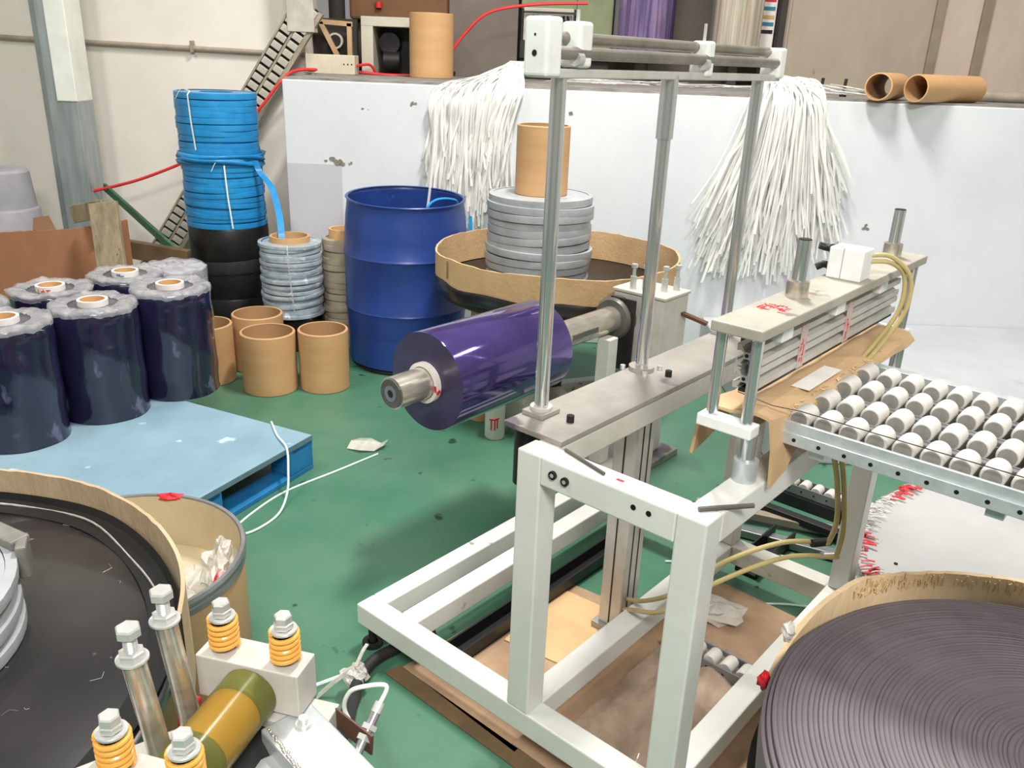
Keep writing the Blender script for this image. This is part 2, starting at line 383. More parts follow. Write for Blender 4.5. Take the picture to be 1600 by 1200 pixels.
link('sticker_print', MB().box(0.026, 0.034, 0.803, 0.82, ZT + 0.001, ZT + 0.0016, fn=P), 'print_red', fr)
# welding beads along the near leg
mb = MB(); rnd = random.Random(3)
for k in range(26):
    z = 0.2 + k * 0.0235; mb.cyl(P(-0.001, 0.633, z), P(-0.001, 0.633, z + 0.018), rnd.uniform(0.001, 0.002), 6)
# two loose steel bits lying on the frame
tag(link('drill_rod', MB().tube([P(0.058, 0.652, ZT + 0.004), P(0.026, 0.775, ZT + 0.004)], 0.004, 8), 'roller_end', origin=P(0.05, 0.7, ZT), smooth=True), 'thin steel rod lying on the front beam behind the two bolts', 'rod')
tag(link('drill_rod', MB().tube([P(0.033, 0.985, ZT + 0.005), P(0.12, 1.053, ZT + 0.005)], 0.005, 8), 'roller_end', origin=P(0.07, 1.0, ZT), smooth=True), 'short steel rod lying across the right front corner of the white frame', 'rod')

# ================================================================== GUIDE ROLLER MAST
ms = thing('guide_roller_mast', P(0.6, 0.54, ZT), 'tall three-rod mast with white blocks and guide rollers on a steel plate', 'roller mast')
PZ = ZT - 0.006
pl = link('mounting_plate', ub(MB(), 0.075, 1.16, 0.462, 0.628, PZ, PZ + 0.014), 'plate_steel', ms, bev=0.002)
for (u, v) in ((0.175, 0.575), (0.60, 0.575), (1.03, 0.575)):
    b = link('cap_bolt', MB().cyl(P(u, v, PZ + 0.014), P(u, v, PZ + 0.03), 0.009, 16), 'steel_dark', pl, smooth=True)
RTOP = 1.575
for k, u in enumerate((0.165, 0.59, 1.055)):
    v = 0.497; z0 = PZ + 0.014
    mb = MB().cyl(P(u, v, z0), P(u, v, RTOP), 0.0165, 28)
    rd = link('guide_rod', mb, 'chrome', ms, smooth=True)
    if k == 1:
        link('sleeve', MB().cyl(P(u, v, 1.43), P(u, v, RTOP), 0.021, 28), 'chrome', rd, smooth=True)
        link('collar', MB().cyl(P(u, v, z0), P(u, v, z0 + 0.012), 0.034, 28), 'plate_steel', rd, smooth=True)
        for a in (0.8, 2.4, 4.0, 5.5):
            link('collar_screw', MB().cyl(P(u + cos(a) * 0.05, v + sin(a) * 0.05, z0), P(u + cos(a) * 0.05, v + sin(a) * 0.05, z0 + 0.012), 0.007, 10), 'zinc_bolt', rd, smooth=True)
    else:
        link('clamp_foot', MB().box(u - 0.034, u + 0.034, v - 0.03, v + 0.03, z0, z0 + 0.012, fn=P), 'plate_steel', rd, bev=0.002)
        link('collar', MB().cyl(P(u, v, z0 + 0.012), P(u, v, z0 + 0.02), 0.026, 24), 'bearing_block', rd, smooth=True)
RV = 0.497
def block(u0, u1, z0, z1, dv=0.024, v=RV):
    return link('end_block', MB().box(u0, u1, v - dv, v + dv, z0, z1, fn=P), 'white_block', ms, bev=0.008, bseg=3)
b1 = block(0.085, 0.135, 1.566, 1.676, 0.03)
b2 = block(0.195, 0.24, 1.585, 1.672, 0.026)
b3 = block(0.715, 0.75, 1.572, 1.655, 0.026)
b4 = block(1.115, 1.155, 1.572, 1.652, 0.03)
for bb, u in ((b1, 0.0845), ):
    link('screw_hole', MB().cyl(P(u, RV, 1.61), P(u - 0.0006, RV, 1.61), 0.006, 14), 'black', bb)
    link('screw_hole', MB().cyl(P(u, RV, 1.643), P(u - 0.0006, RV, 1.643), 0.0025, 10), 'steel_dark', bb)
for bb, u in ((b2, 0.217), (b3, 0.733)):
    link('set_screw', MB().cyl(P(u, RV, 1.65), P(u, RV, 1.694), 0.004, 10), 'zinc_bolt', bb, smooth=True)
    link('clamp_knob', MB().cyl(P(u - 0.012, RV + 0.02, 1.602), P(u - 0.03, RV + 0.02, 1.602), 0.014, 18), 'zinc_bolt', bb, smooth=True)
for (z, dv) in ((1.64, -0.012), (1.612, 0.016)):
    link('guide_roller', MB().cyl(P(0.135, RV + dv, z), P(1.118, RV + dv, z), 0.0125, 24), 'roller_alu', ms, smooth=True)
link('cross_bar', MB().box(0.095, 1.15, RV - 0.02, RV + 0.02, 1.565, 1.583, fn=P), 'aluminium', ms, bev=0.003)
link('drive_motor', MB().cyl(P(0.125, 0.492, PZ), P(0.125, 0.492, PZ - 0.15), 0.03, 24), 'black', ms, smooth=True)
lc = link('lift_column', MB().box(0.545, 0.635, 0.46, 0.535, 0.03, PZ, fn=P), 'aluminium', ms, bev=0.004)
for v in (0.497,): link('slot', MB().box(0.5435, 0.546, v - 0.002, v + 0.002, 0.04, PZ - 0.02, fn=P), 'steel_dark', lc)
for u in (0.575, 0.607): link('slot', MB().box(u - 0.002, u + 0.002, 0.534, 0.5365, 0.04, PZ - 0.02, fn=P), 'steel_dark', lc)
link('column_foot', MB().box(0.53, 0.65, 0.445, 0.55, 0.008, 0.03, fn=P), 'plate_steel', lc, bev=0.003)

# ================================================================== SEALING PRESS
pr = thing('sealing_press', P(0.2, 0.98, ZT), 'pneumatic sealing press with long dusty aluminium jaws between two plates', 'press')
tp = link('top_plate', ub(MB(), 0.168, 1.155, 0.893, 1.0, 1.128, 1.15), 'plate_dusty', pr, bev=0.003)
rnd = random.Random(11); mb = MB()
for k in range(46):      # faded red hand lettering on the plate
    u = 0.33 + rnd.uniform(-0.02, 0.035); v = 0.912 + rnd.uniform(0, 0.05); a = rnd.uniform(-0.4, 0.4)
    if rnd.random() < 0.5: mb.box(u, u + rnd.uniform(0.004, 0.014), v, v + 0.0022, 1.1502, 1.1508, fn=P)
    else: mb.box(u, u + 0.0022, v, v + rnd.uniform(0.004, 0.014), 1.1502, 1.1508, fn=P)
link('red_lettering', mb, 'print_red', tp)
for (u, zl) in ((0.18, 0), (1.10, 0)):
    lb = link('base_bar', ub(MB(), u, u + 0.04, 0.882, 1.0, 0.925, 0.95), 'white_block', pr, bev=0.003)
for (u, v) in ((0.2, 0.905), (0.2, 0.98), (1.12, 0.905), (1.12, 0.98)):
    link('post', MB().cyl(P(u, v, 0.95), P(u, v, 1.128), 0.0115, 22), 'chrome', pr, smooth=True)
link('support_post', MB().cyl(P(0.215, 0.985, ZT), P(0.215, 0.985, 0.925), 0.016, 24), 'chrome', pr, smooth=True)
link('support_foot', MB().cyl(P(0.215, 0.985, ZT), P(0.215, 0.985, ZT + 0.045), 0.025, 24), 'galvanised', pr, smooth=True)
link('square_post', ub(MB(), 0.262, 0.31, 0.935, 0.975, ZT, 0.925), 'frame_paint', pr, bev=0.003)
link('support_post', MB().cyl(P(1.12, 0.985, ZT), P(1.12, 0.985, 0.925), 0.016, 24), 'chrome', pr, smooth=True)
for u in (0.46, 1.06):
    g = link('guide_rod', MB().cyl(P(u, 0.935, 1.05), P(u, 0.935, 1.272), 0.0145, 24), 'chrome', pr, smooth=True)
    link('bushing', MB().ring(P(u, 0.935, 1.15), P(u, 0.935, 1.185), 0.0235, 0.0146, 28), 'chrome_worn', g, smooth=True)
    link('rod_cap', MB().cyl(P(u, 0.935, 1.268), P(u, 0.935, 1.2735), 0.0135, 24), 'steel_dark', g, smooth=True)
# aluminium T-slot jaws: the upper one and the lower one
def tslot(name, u0, u1, vc, zc, s):
    h = s / 2; q = s * 0.18; w = s * 0.1; t = s * 0.08; poly = []
    def side(ax):
        pts = [(-h, h), (-q, h), (-q, h - t), (-q * 1.5, h - t), (-w * 1.2, w * 1.6), (w * 1.2, w * 1.6), (q * 1.5, h - t), (q, h - t), (q, h)]
        c, s_ = [(1, 0), (0, -1), (-1, 0), (0, 1)][ax]
        return [(x * c - y * s_ if False else x * c + y * (-s_), x * s_ + y * c) for x, y in pts]
    for ax in range(4): poly += side(ax)
    n = len(poly)
    vs = [P(u0, vc + a, zc + b) for a, b in poly] + [P(u1, vc + a, zc + b) for a, b in poly]
    mb = MB().add(vs, [tuple(range(n)), tuple(reversed(range(n, 2 * n)))] + [(i, (i + 1) % n, n + (i + 1) % n, n + i) for i in range(n)])
    o = link(name, mb, 'aluminium', pr)
    link('screw_bore', MB().cyl(P(u0 - 0.0006, vc, zc), P(u0 + 0.002, vc, zc), s * 0.09, 14), 'black', o)
    return o
for zc in (1.073, 1.025):
    j = tslot('jaw_profile', 0.235, 1.075, 0.945, zc, 0.044)
    for k, u in enumerate((0.44, 0.70)):
        if zc > 1.05: continue
        t = link('packing_tape', MB().box(u, u + 0.035, 0.9674, 0.9682, 1.0, 1.097, fn=P), 'tape_clear', pr)
        rnd = random.Random(40 + k); mb = MB()
        for i in range(9):
            uu = u + rnd.uniform(0.004, 0.022); zz = rnd.uniform(1.0, 1.06)
            if i % 2: mb.box(uu, uu + 0.01, 0.9683, 0.9688, zz, zz + 0.0022, fn=P)
            else: mb.box(uu, uu + 0.0022, 0.9683, 0.9688, zz, zz + 0.012, fn=P)
        link('tape_print', mb, 'print_red', t)
link('seal_bar', ub(MB(), 0.25, 1.07, 0.93, 0.962, 0.992, 1.003), 'steel_dark', pr)
for u in (0.30, 0.58, 0.86):
    link('hanger_block', ub(MB(), u, u + 0.05, 0.93, 0.985, 1.094, 1.128), 'white_block', pr, bev=0.002)
av = link('valve_body', ub(MB(), 0.69, 0.755, 0.905, 0.985, 1.15, 1.222), 'white_block', pr, bev=0.003)
link('valve_line', ub(MB(), 0.6895, 0.7555, 0.938, 0.9395, 1.15, 1.2225), 'lamp_green', av)
for (z, dz) in ((1.212, 0.004), (1.172, -0.008)):
    f = link('fitting', MB().tube([P(0.72, 0.907, z), P(0.72, 0.885, z), P(0.712, 0.872, z + dz)], 0.0085, 12), 'black', av, smooth=True)
    link('fitting_nut', MB().cyl(P(0.72, 0.905, z), P(0.72, 0.896, z), 0.011, 6), 'steel_dark', f)
def smooth_path(pts, n=8):
    pts = [Vector(p) for p in pts]; out = []
    for i in range(len(pts) - 1):
        p0 = pts[max(i - 1, 0)]; p1 = pts[i]; p2 = pts[i + 1]; p3 = pts[min(i + 2, len(pts) - 1)]
        for k in range(n):
            t = k / n
            out.append(0.5 * ((2 * p1) + (p2 - p0) * t + (2 * p0 - 5 * p1 + 4 * p2 - p3) * t * t + (3 * p1 - p0 - 3 * p2 + p3) * t ** 3))
    out.append(pts[-1]); return out
for k in range(2):
    d = 0.014 * k
    link('air_hose', MB().tube(smooth_path([P(0.735, 0.975, 1.205 - d), P(0.80, 1.01, 1.20 - d), P(0.845, 1.05 - d, 1.15), P(0.84, 1.055 - d, 1.07), P(0.79, 1.03 - d, 0.99), P(0.72, 1.01 - d, 0.935), P(0.60, 0.995 - d, 0.87), P(0.57, 1.03, 0.80)]), 0.0055, 10), 'hose_yellow', pr, smooth=True)

# cardboard folded over the lower press bed
cb = thing('cardboard_sheet', P(0.2, 0.95, 0.93), 'folded tan cardboard draped under the press jaws, hanging over both ends', 'cardboard')
def sheet(pts, w=None): return pts
mb = MB()
n = 14; rnd = random.Random(5); rows = []
prof = [(0.855, 0.85), (0.862, 0.905), (0.88, 0.953), (0.93, 0.958), (0.985, 0.962), (1.018, 0.956), (1.03, 0.90), (1.034, 0.835)]
for i in range(n + 1):
    u = 0.226 + (1.06 - 0.226) * i / n; row = []
    for j, (v, z) in enumerate(prof):
        dz = rnd.uniform(-0.004, 0.004)
        drop = max(0, i / n - 0.1)
        if j == 0: z = z + min(0.09, drop * 0.5)
        if j in (6, 7): z = z + min(0.05 if j == 6 else 0.105, drop * 1.2)
        if i == 0 and j in (0, 7): z -= 0.015
        row.append(P(u, v + rnd.uniform(-0.003, 0.003), z + dz))
    rows.append(row)
m = len(prof); mb.add([p for r_ in rows for p in r_], [(i * m + j, i * m + j + 1, (i + 1) * m + j + 1, (i + 1) * m + j) for i in range(n) for j in range(m - 1)])
link('sheet', mb, 'cardboard', cb, solid=0.007)
link('white_paper', MB().box(0.42, 0.60, 0.972, 1.012, 0.968, 0.9695, fn=P), 'core_white', cb)
mb = MB(); rnd = random.Random(9)
for k in range(24):
    u = rnd.uniform(0.30, 0.9); p = P(u, 1.02, 0.965); mb.tube([p, p + BX * rnd.uniform(0.005, 0.02) + AX * rnd.uniform(-0.01, 0.01) + Vector((0, 0, rnd.uniform(-0.01, 0.012)))], 0.0012, 4)
link('frayed_fibre', mb, 'fringe', cb)['kind'] = 'stuff'

# ================================================================== ROLLER CONVEYOR
CZ = 0.945
cv = thing('roller_conveyor', P(0.3, 1.0, ZT), 'galvanised skate-wheel conveyor with four rows of white rollers right of the press', 'conveyor')
V0, V1 = 1.022, 1.80
rows_u = (0.325, 0.44, 0.562, 0.675)
sr = link('side_rail', MB().box(0.278, 0.286, V0, V1, CZ - 0.042, CZ + 0.004, fn=P).box(0.270, 0.2785, V0, V1, CZ - 0.042, CZ - 0.016, fn=P).box(0.286, 0.30, V0, V1, CZ - 0.042, CZ - 0.038, fn=P), 'galvanised', cv, bev=0.0015)
for k in range(15):
    v = V0 + 0.03 + 0.05 * k
    link('rail_hole', MB().cyl(P(0.2695, v, CZ - 0.029), P(0.271, v, CZ - 0.029), 0.0042, 14), 'black', sr)
for i, u in enumerate((0.383, 0.502, 0.62)):
    link('divider_rail', MB().box(u - 0.012, u - 0.008, V0, V1, CZ - 0.04, CZ - 0.002, fn=P).box(u + 0.008, u + 0.012, V0, V1, CZ - 0.04, CZ - 0.002, fn=P).box(u - 0.008, u + 0.008, V0, V1, CZ - 0.008, CZ - 0.004, fn=P), 'rim_grey', cv)
link('side_rail', MB().box(0.735, 0.743, V0, V1, CZ - 0.042, CZ + 0.008, fn=P).box(0.743, 0.765, V0, V1, CZ + 0.002, CZ + 0.008, fn=P), 'galvanised', cv, bev=0.0015)
for v in (1.08, 1.4, 1.72):
    link('cross_tie', MB().box(0.286, 0.735, v, v + 0.03, CZ - 0.062, CZ - 0.042, fn=P), 'galvanised', cv)
proto = None
for i, u in enumerate(rows_u):
    for k in range(15):
        v = 1.045 + 0.05 * k + (0.0 if i % 2 == 0 else 0.0)
        if proto is None:
            mb = MB().lathe((0, 0, 0), [(0, -0.028), (0.018, -0.028), (0.0206, -0.026), (0.0213, -0.02), (0.0213, 0.02), (0.0206, 0.026), (0.018, 0.028), (0, 0.028)], 24, axis=AX)
            ro = link('roller', mb, 'roller_white', cv, smooth=True)
            ro.data.transform(Matrix.Translation(wloc(cv)))
            hub = link('hub', MB().cyl(AX * -0.0285, AX * 0.0285, 0.0165, 16), 'hub_grey', cv, smooth=True)
            hub.data.transform(Matrix.Translation(wloc(cv))); hub.parent = ro
            proto = (ro, hub)
        else:
            ro = proto[0].copy(); COL.objects.link(ro); h2 = proto[1].copy(); COL.objects.link(h2); h2.parent = ro
        ro.location = P(u, v, CZ + 0.004) - wloc(cv)
        ro.rotation_euler = (0, 0, 0)
    link('axle_strip', MB().box(u - 0.038, u - 0.034, V0, V1, CZ - 0.03, CZ - 0.006, fn=P).box(u + 0.034, u + 0.038, V0, V1, CZ - 0.03, CZ - 0.006, fn=P), 'roller_grey', cv)
link('drop_leg', MB().box(0.70, 0.74, 1.66, 1.70, 0.0, CZ - 0.062, fn=P), 'frame_paint', cv)
link('drop_leg', MB().box(0.286, 0.326, 1.72, 1.75, 0.62, CZ - 0.062, fn=P), 'frame_paint', cv)
tag(link('tension_line', MB().tube([P(0.25, 0.93, 0.99), P(0.268, 1.0, 0.975), P(0.283, 1.05, 0.974), P(0.283, 1.78, 0.974)], 0.0011, 5), 'black', origin=P(0.28, 1.0, 0.96)), 'thin black cord stretched along the near edge of the conveyor', 'line')

# ================================================================== UNWINDER WITH FILM ROLL
SV, SZ = -0.215, 0.628
us = thing('unwind_stand', P(1.6, SV, 0), 'grey unwind stand holding a cantilever chrome shaft behind the mast', 'unwind stand')
sh = link('shaft', MB().cyl(P(0.33, SV, SZ), P(1.52, SV, SZ), 0.052, 36), 'chrome_worn', us, smooth=True)
link('end_disc', MB().cyl(P(0.325, SV, SZ), P(0.331, SV, SZ), 0.046, 32), 'roller_end', sh, smooth=True)
link('end_ring', MB().ring(P(0.323, SV, SZ), P(0.327, SV, SZ), 0.026, 0.013, 28), 'rim_grey', sh, smooth=True)
link('socket_hole', MB().cyl(P(0.3235, SV, SZ), P(0.326, SV, SZ), 0.012, 6), 'black', sh)
link('key_pad', MB().box(1.18, 1.34, SV + 0.035, SV + 0.0535, SZ - 0.008, SZ + 0.012, fn=P), 'roller_end', sh)
link('bearing_housing', MB().lathe(P(1.50, SV, SZ), [(0, 0), (0.078, 0), (0.09, 0.02), (0.09, 0.07), (0, 0.07)], 28, axis=AX), 'roller_end', us, smooth=True)
link('guard_plate', MB().box(1.515, 1.525, SV - 0.02, SV + 0.10, 0.42, 0.72, fn=P), 'steel_dark', us, bev=0.003)
link('gear_box', ub(MB(), 1.55, 1.74, SV - 0.03, SV + 0.21, 0.40, 0.735), 'bearing_block', us, bev=0.008)
link('box_lid', ub(MB(), 1.545, 1.745, SV - 0.035, SV + 0.215, 0.735, 0.748), 'bearing_block', us, bev=0.003)
link('stand_post', ub(MB(), 1.40, 1.46, SV + 0.01, SV + 0.07, 0.03, 0.575), 'frame_paint_dusty', us, bev=0.004)
link('stand_post', ub(MB(), 1.66, 1.72, SV + 0.10, SV + 0.16, 0.03, 0.40), 'frame_paint_dusty', us, bev=0.004)
link('cross_brace', MB().bar(P(1.46, SV + 0.04, 0.36), P(1.66, SV + 0.13, 0.36), 0.05, 0.05), 'frame_paint_dusty', us)
link('foot_plate', ub(MB(), 1.34, 1.78, SV - 0.02, SV + 0.22, 0.0, 0.03), 'plate_steel', us, bev=0.003)
for k, (u, v) in enumerate(((1.58, SV + 0.04), (1.60, SV + 0.085), (1.64, SV + 0.15), (1.70, SV + 0.17))):
    f = link('stud', MB().cyl(P(u, v, 0.748), P(u, v, 0.80), 0.013, 14).cyl(P(u, v, 0.80), P(u, v, 0.835), 0.007, 10).cyl(P(u, v, 0.835), P(u, v, 0.85), 0.013, 6), 'zinc_bolt', us, smooth=True)
link('sensor_arm', MB().bar(P(1.70, SV + 0.20, 0.66), P(1.73, SV + 0.31, 0.63), 0.03, 0.012), 'bracket_brown', us)
fl = thing('film_roll', P(0.77, SV, SZ - 0.165), 'glossy purple film roll on the horizontal chrome shaft', 'film roll')
R_ = 0.163
link('film', MB().lathe(P(0.475, SV, SZ), [(R_ - 0.001, 0.001), (R_, 0.004), (R_, 0.551), (R_ - 0.001, 0.555)], 72, axis=AX), 'film_purple', fl, smooth=True)
link('film_side', MB().lathe(P(0.475, SV, SZ), [(0.068, 0.0), (R_ - 0.001, 0.001)], 72, axis=AX), 'film_face', fl)
link('film_side', MB().lathe(P(0.475, SV, SZ), [(0.068, 0.555), (R_ - 0.001, 0.554)], 72, axis=AX), 'film_face', fl)
co = link('core', MB().ring(P(0.457, SV, SZ), P(1.04, SV, SZ), 0.067, 0.054, 44), 'core_white', fl, smooth=True)
link('core_print', MB().bar(P(0.4565, SV + 0.06, SZ + 0.006), P(0.4565, SV + 0.061, SZ - 0.014), 0.003, 0.008).bar(P(0.470, SV + 0.0665, SZ - 0.01), P(0.458, SV + 0.0665, SZ - 0.02), 0.003, 0.010), 'print_red', co)
# loose film running up off the roll as a wrinkled outer turn
# ================================================================== PALLET AND WRAPPED ROLLS
pa = thing('blue_pallet', (-1.6, 2.9, 0), 'blue wooden pallet with a pale flat top under the wrapped rolls', 'pallet')
pc = Vector((-0.80, 3.076, 0)); e1 = (Vector((-1.045, 2.559, 0)) - pc).normalized(); e2 = (Vector((-1.284, 3.416, 0)) - pc).normalized()
e2 = (e2 - e1 * e2.dot(e1)).normalized()
def PP(a, b, z): return pc + e1 * a + e2 * b + Vector((0, 0, z))
LA, LB = 1.12, 1.32
def pbox(n_, a0, a1, b0, b1, z0, z1, m, bev=0.004, par=None): return link(n_, MB().box(a0, a1, b0, b1, z0, z1, fn=PP), m, par or pa, bev=bev)
pbox('deck', 0, LA, 0, LB, 0.128, 0.15, 'pallet_top')
pbox('deck_edge', 0.002, LA, -0.003, 0.0, 0.129, 0.149, 'pallet_edge', 0)
for a0, a1 in ((0.0, 0.14), (0.50, 0.64), (0.98, 1.12)):
    for b0, b1 in ((0.0, 0.10), (0.6, 0.70), (1.22, 1.32)):
        pbox('block', a0, a1, b0, b1, 0.02, 0.128, 'pallet_blue', 0.005)
for b0, b1 in ((0.0, 0.10), (0.6, 0.70), (1.22, 1.32)):
    pbox('bottom_board', 0, LA, b0, b1, 0, 0.02, 'pallet_blue', 0.003)
for a0, a1 in ((0.0, 0.12), (0.51, 0.63), (1.0, 1.12)):
    pbox('stringer_board', a0, a1, 0.0, LB, 0.108, 0.128, 'pallet_blue', 0.002)

def wrapped_roll(x, y, r, h, label, seed, mark=None, zb=0.15, wrapz=0.028, big=1.0):
    rnd = random.Random(seed)
    t = thing('wrapped_roll', (x, y, zb), label, 'film roll', 'wrapped film rolls on the blue pallet')
    def wb(rr, z, a): return rr + 0.0022 * sin(3 * a + seed + z * 30) + 0.0015 * sin(7 * a + seed * 2 + z * 55), z
    prof = [(r - 0.012, 0.0), (r + 0.003, 0.004)] + [(r + 0.001, 0.02 + (h - 0.03) * k / 10) for k in range(11)] + [(r - 0.004, h)]
    link('film', MB().lathe((x, y, zb), prof, 60, wob=wb), 'film_navy', t, smooth=True)
    link('film_end', MB().lathe((x, y, zb), [(0.055, h - 0.001), (r - 0.004, h)], 48), 'film_top', t)
    ph = [rnd.uniform(0, 6.28) for _ in range(6)]
    def ww(rr, z, a):
        k = max(0, (rr - 0.07) / (r - 0.07))
        return rr * (1 + 0.035 * k * (1 if rr < r else 0.3) * sin(5 * a + ph[0]) * sin(2 * a + ph[1])), z + k * (0.005 * sin(4 * a + ph[2]) + 0.004 * sin(9 * a + ph[3]) + 0.003 * sin(17 * a + ph[4] + rr * 60)) * (1 if z > h else 0.5) + 0.002 * sin(23 * a + rr * 90)
    pr_ = [(0.085 * (1 + .1), h + 0.006), (r * 0.68, h + 0.012), (r * 0.82, h + 0.014 * big), (r * 0.93, h + wrapz * 0.5 * big), (r * 1.0 * big, h + wrapz * 0.25 * big), (r * 1.02, h - 0.004), (r * 1.022, h - 0.014)]
    link('clear_wrap', MB().lathe((x, y, zb), pr_, 72, wob=ww), 'wrap_clear', t, smooth=True, angle=180)
    c = link('core', MB().ring((x, y, zb + 0.01), (x, y, zb + h + 0.022), 0.058, 0.047, 36), 'core_white', t, smooth=True)
    link('core_lining', MB().lathe((x, y, zb), [(0.0468, h + 0.021), (0.0468, h - 0.06), (0, h - 0.06)], 36), 'core_card', c, smooth=True)
    if mark:
        mb = MB()
        for k in range(5):
            a = -pi / 2 + 0.1 + rnd.uniform(-0.5, 0.3); z = zb + h + 0.006 + rnd.uniform(-0.004, 0.008)
            p = Vector((x + cos(a) * 0.0588, y + sin(a) * 0.0588, z)); tn = Vector((-sin(a), cos(a), 0))
            if k % 2: mb.bar(p - tn * 0.008, p + tn * 0.008, 0.002, 0.004)
            else: mb.bar(p - Vector((0, 0, 0.006)), p + Vector((0, 0, 0.006)), 0.004, 0.002)
        link('core_marking', mb, mark, c)
    return t
wrapped_roll(-1.897, 2.955, 0.163, 0.468, 'navy wrapped film roll at the left frame edge, nearest of the pallet rolls', 1)
wrapped_roll(-1.70, 3.243, 0.163, 0.462, 'navy wrapped film roll in the middle of the front row on the pallet', 2)
wrapped_roll(-1.495, 3.515, 0.164, 0.470, 'navy wrapped film roll at the right corner of the pallet beside cardboard tubes', 3)
wrapped_roll(-2.195, 3.195, 0.158, 0.452, 'wrapped film roll behind the nearest one, only its crumpled top showing', 4)
wrapped_roll(-1.995, 3.475, 0.158, 0.450, 'wrapped film roll in the back row with red marks on its core', 5, 'print_red', big=1.08)
wrapped_roll(-1.795, 3.75, 0.158, 0.455, 'wrapped film roll in the back row with blue marks on its core', 6, 'print_teal', big=1.05)
gr_ = thing('film_bundle', (-1.80, 4.32, 0), 'grey plastic-wrapped roll standing on the floor behind the pallet', 'film roll')
link('film', MB().lathe((-1.80, 4.32, 0), [(0.15, 0), (0.155, 0.01), (0.155, 0.50), (0.14, 0.515), (0, 0.515)], 40), 'bucket_grey', gr_, smooth=True)
link('clear_wrap', MB().lathe((-1.80, 4.32, 0), [(0.158, 0.40), (0.16, 0.51), (0.13, 0.525), (0.05, 0.52)], 40, wob=lambda r, z, a: (r + 0.003 * sin(9 * a), z + 0.006 * sin(7 * a))), 'wrap_clear', gr_, smooth=True)

# ================================================================== CARDBOARD TUBES
def card_tube(x, y, z, r, h, label, grp=None, tilt=0.0):
    t = thing('cardboard_tube', (x, y, z), label, 'tube', grp)
    link('shell', MB().lathe((x, y, z), [(r - 0.012, h), (r - 0.004, h + 0.001), (r, h - 0.003), (r, 0.003), (r - 0.004, 0)], 52, wob=lambda rr, zz, a: (rr + 0.0012 * sin(2 * a + x * 9), zz)), 'tube_card', t, smooth=True)
    link('lining', MB().lathe((x, y, z), [(r - 0.012, 0.0), (r - 0.012, h)], 52), 'tube_inside', t, smooth=True)
    return t
G = 'cardboard tubes standing on the floor'
card_tube(-1.215, 3.93, 0, 0.132, 0.30, 'tan cardboard tube on the floor, left of the front pair', G)
card_tube(-0.955, 3.99, 0, 0.125, 0.305, 'tan cardboard tube on the floor, nearest the blue drum', G)
card_tube(-1.355, 4.23, 0, 0.130, 0.30, 'tan cardboard tube on the floor behind the front pair', G)
card_tube(-1.545, 4.02, 0, 0.122, 0.30, 'tan cardboard tube half hidden behind the corner wrapped roll', G)
card_tube(-0.605, 5.82, WZ + 0.012, 0.14, 0.385, 'tall tan cardboard tube standing upright on the wall ledge')

# ================================================================== STRAP COILS
def strap_coil(name, x, y, z, r, h, n, m, label, seed, ri=0.1, jr=0.008, bulge=0.0, grp=None, core=None, coreh=0.03):
    rnd = random.Random(seed)
    t = thing(name, (x, y, z), label, 'strap coil', grp)
    bh = h / n; mb = MB(); layers = []
    for k in range(n):
        zc = bh * (k + 0.5); rr = r + rnd.uniform(-jr, jr) + bulge * sin(pi * (k + 0.5) / n)
        ta, td = rnd.uniform(-0.010, 0.010) * (1 if 0 < k < n - 1 else 0.3), rnd.uniform(0, 6.28)
        p0 = rnd.uniform(0, 6.28)
        def w(q, zz, a, ta=ta, td=td, p0=p0, zc=zc): return q + 0.002 * sin(3 * a + p0), zz + ta * cos(a + td)
        mb.lathe((x, y, z + zc), [(rr - 0.02, -bh * 0.495), (rr - 0.0035, -bh * 0.495), (rr - 0.0005, -bh * 0.46), (rr + 0.0006, 0), (rr - 0.0005, bh * 0.46), (rr - 0.0035, bh * 0.495), (rr - 0.02, bh * 0.495)], 52, wob=w)
    mb.lathe((x, y, z), [(r - 0.018, 0), (r - 0.018, h * 0.995), (ri, h * 0.995), (ri, 0)], 52, close=True)
    link('winding', mb, m, t, smooth=True, angle=60)
    if core:
        link('core', MB().ring((x, y, z + 0.002), (x, y, z + h + coreh), ri, ri - 0.012, 40), core, t, smooth=True)
    return t
def band(t, x, y, z0, z1, r, ang, m='cable_white', tail=True, w=0.008, seed=0):
    ex = Vector((cos(ang), sin(ang), 0)); tn = Vector((-sin(ang), cos(ang), 0))
    pts = [Vector((x, y, 0)) + ex * (r * 0.6) + Vector((0, 0, z1 + 0.004)), Vector((x, y, 0)) + ex * (r - 0.01) + Vector((0, 0, z1 + 0.006)), Vector((x, y, 0)) + ex * (r + 0.012) + Vector((0, 0, z1 - 0.012)), Vector((x, y, 0)) + ex * (r + 0.012) + tn * 0.006 + Vector((0, 0, (z0 + z1) / 2)), Vector((x, y, 0)) + ex * (r + 0.012) + tn * 0.02 + Vector((0, 0, z0))]
    mb = MB().ribbon(pts, tn, w)
    if tail:
        q = pts[1]
        mb.ribbon(smooth_path([q, q + ex * 0.02 - tn * 0.04 + Vector((0, 0, 0.01)), q + ex * 0.035 - tn * 0.07 - Vector((0, 0, 0.04))], 5), Vector((0, 0, 1)) * 0.6 + tn * 0.6, 0.008)
    link('tie_strap', mb, m, t, solid=0.002)
bx, by = -1.728, 4.985
t = strap_coil('strap_coil', bx, by, 0, 0.228, 0.62, 3, 'strap_black', 'black film-wrapped strap coil on the floor under two blue coils', 21, jr=0.003)
link('wrap_band', MB().lathe((bx, by, 0), [(0.234, 0.36), (0.236, 0.375), (0.235, 0.42), (0.232, 0.435)], 52, wob=lambda r, z, a: (r + 0.0015 * sin(13 * a), z + 0.006 * sin(a + 1))), 'rubber', t, smooth=True)
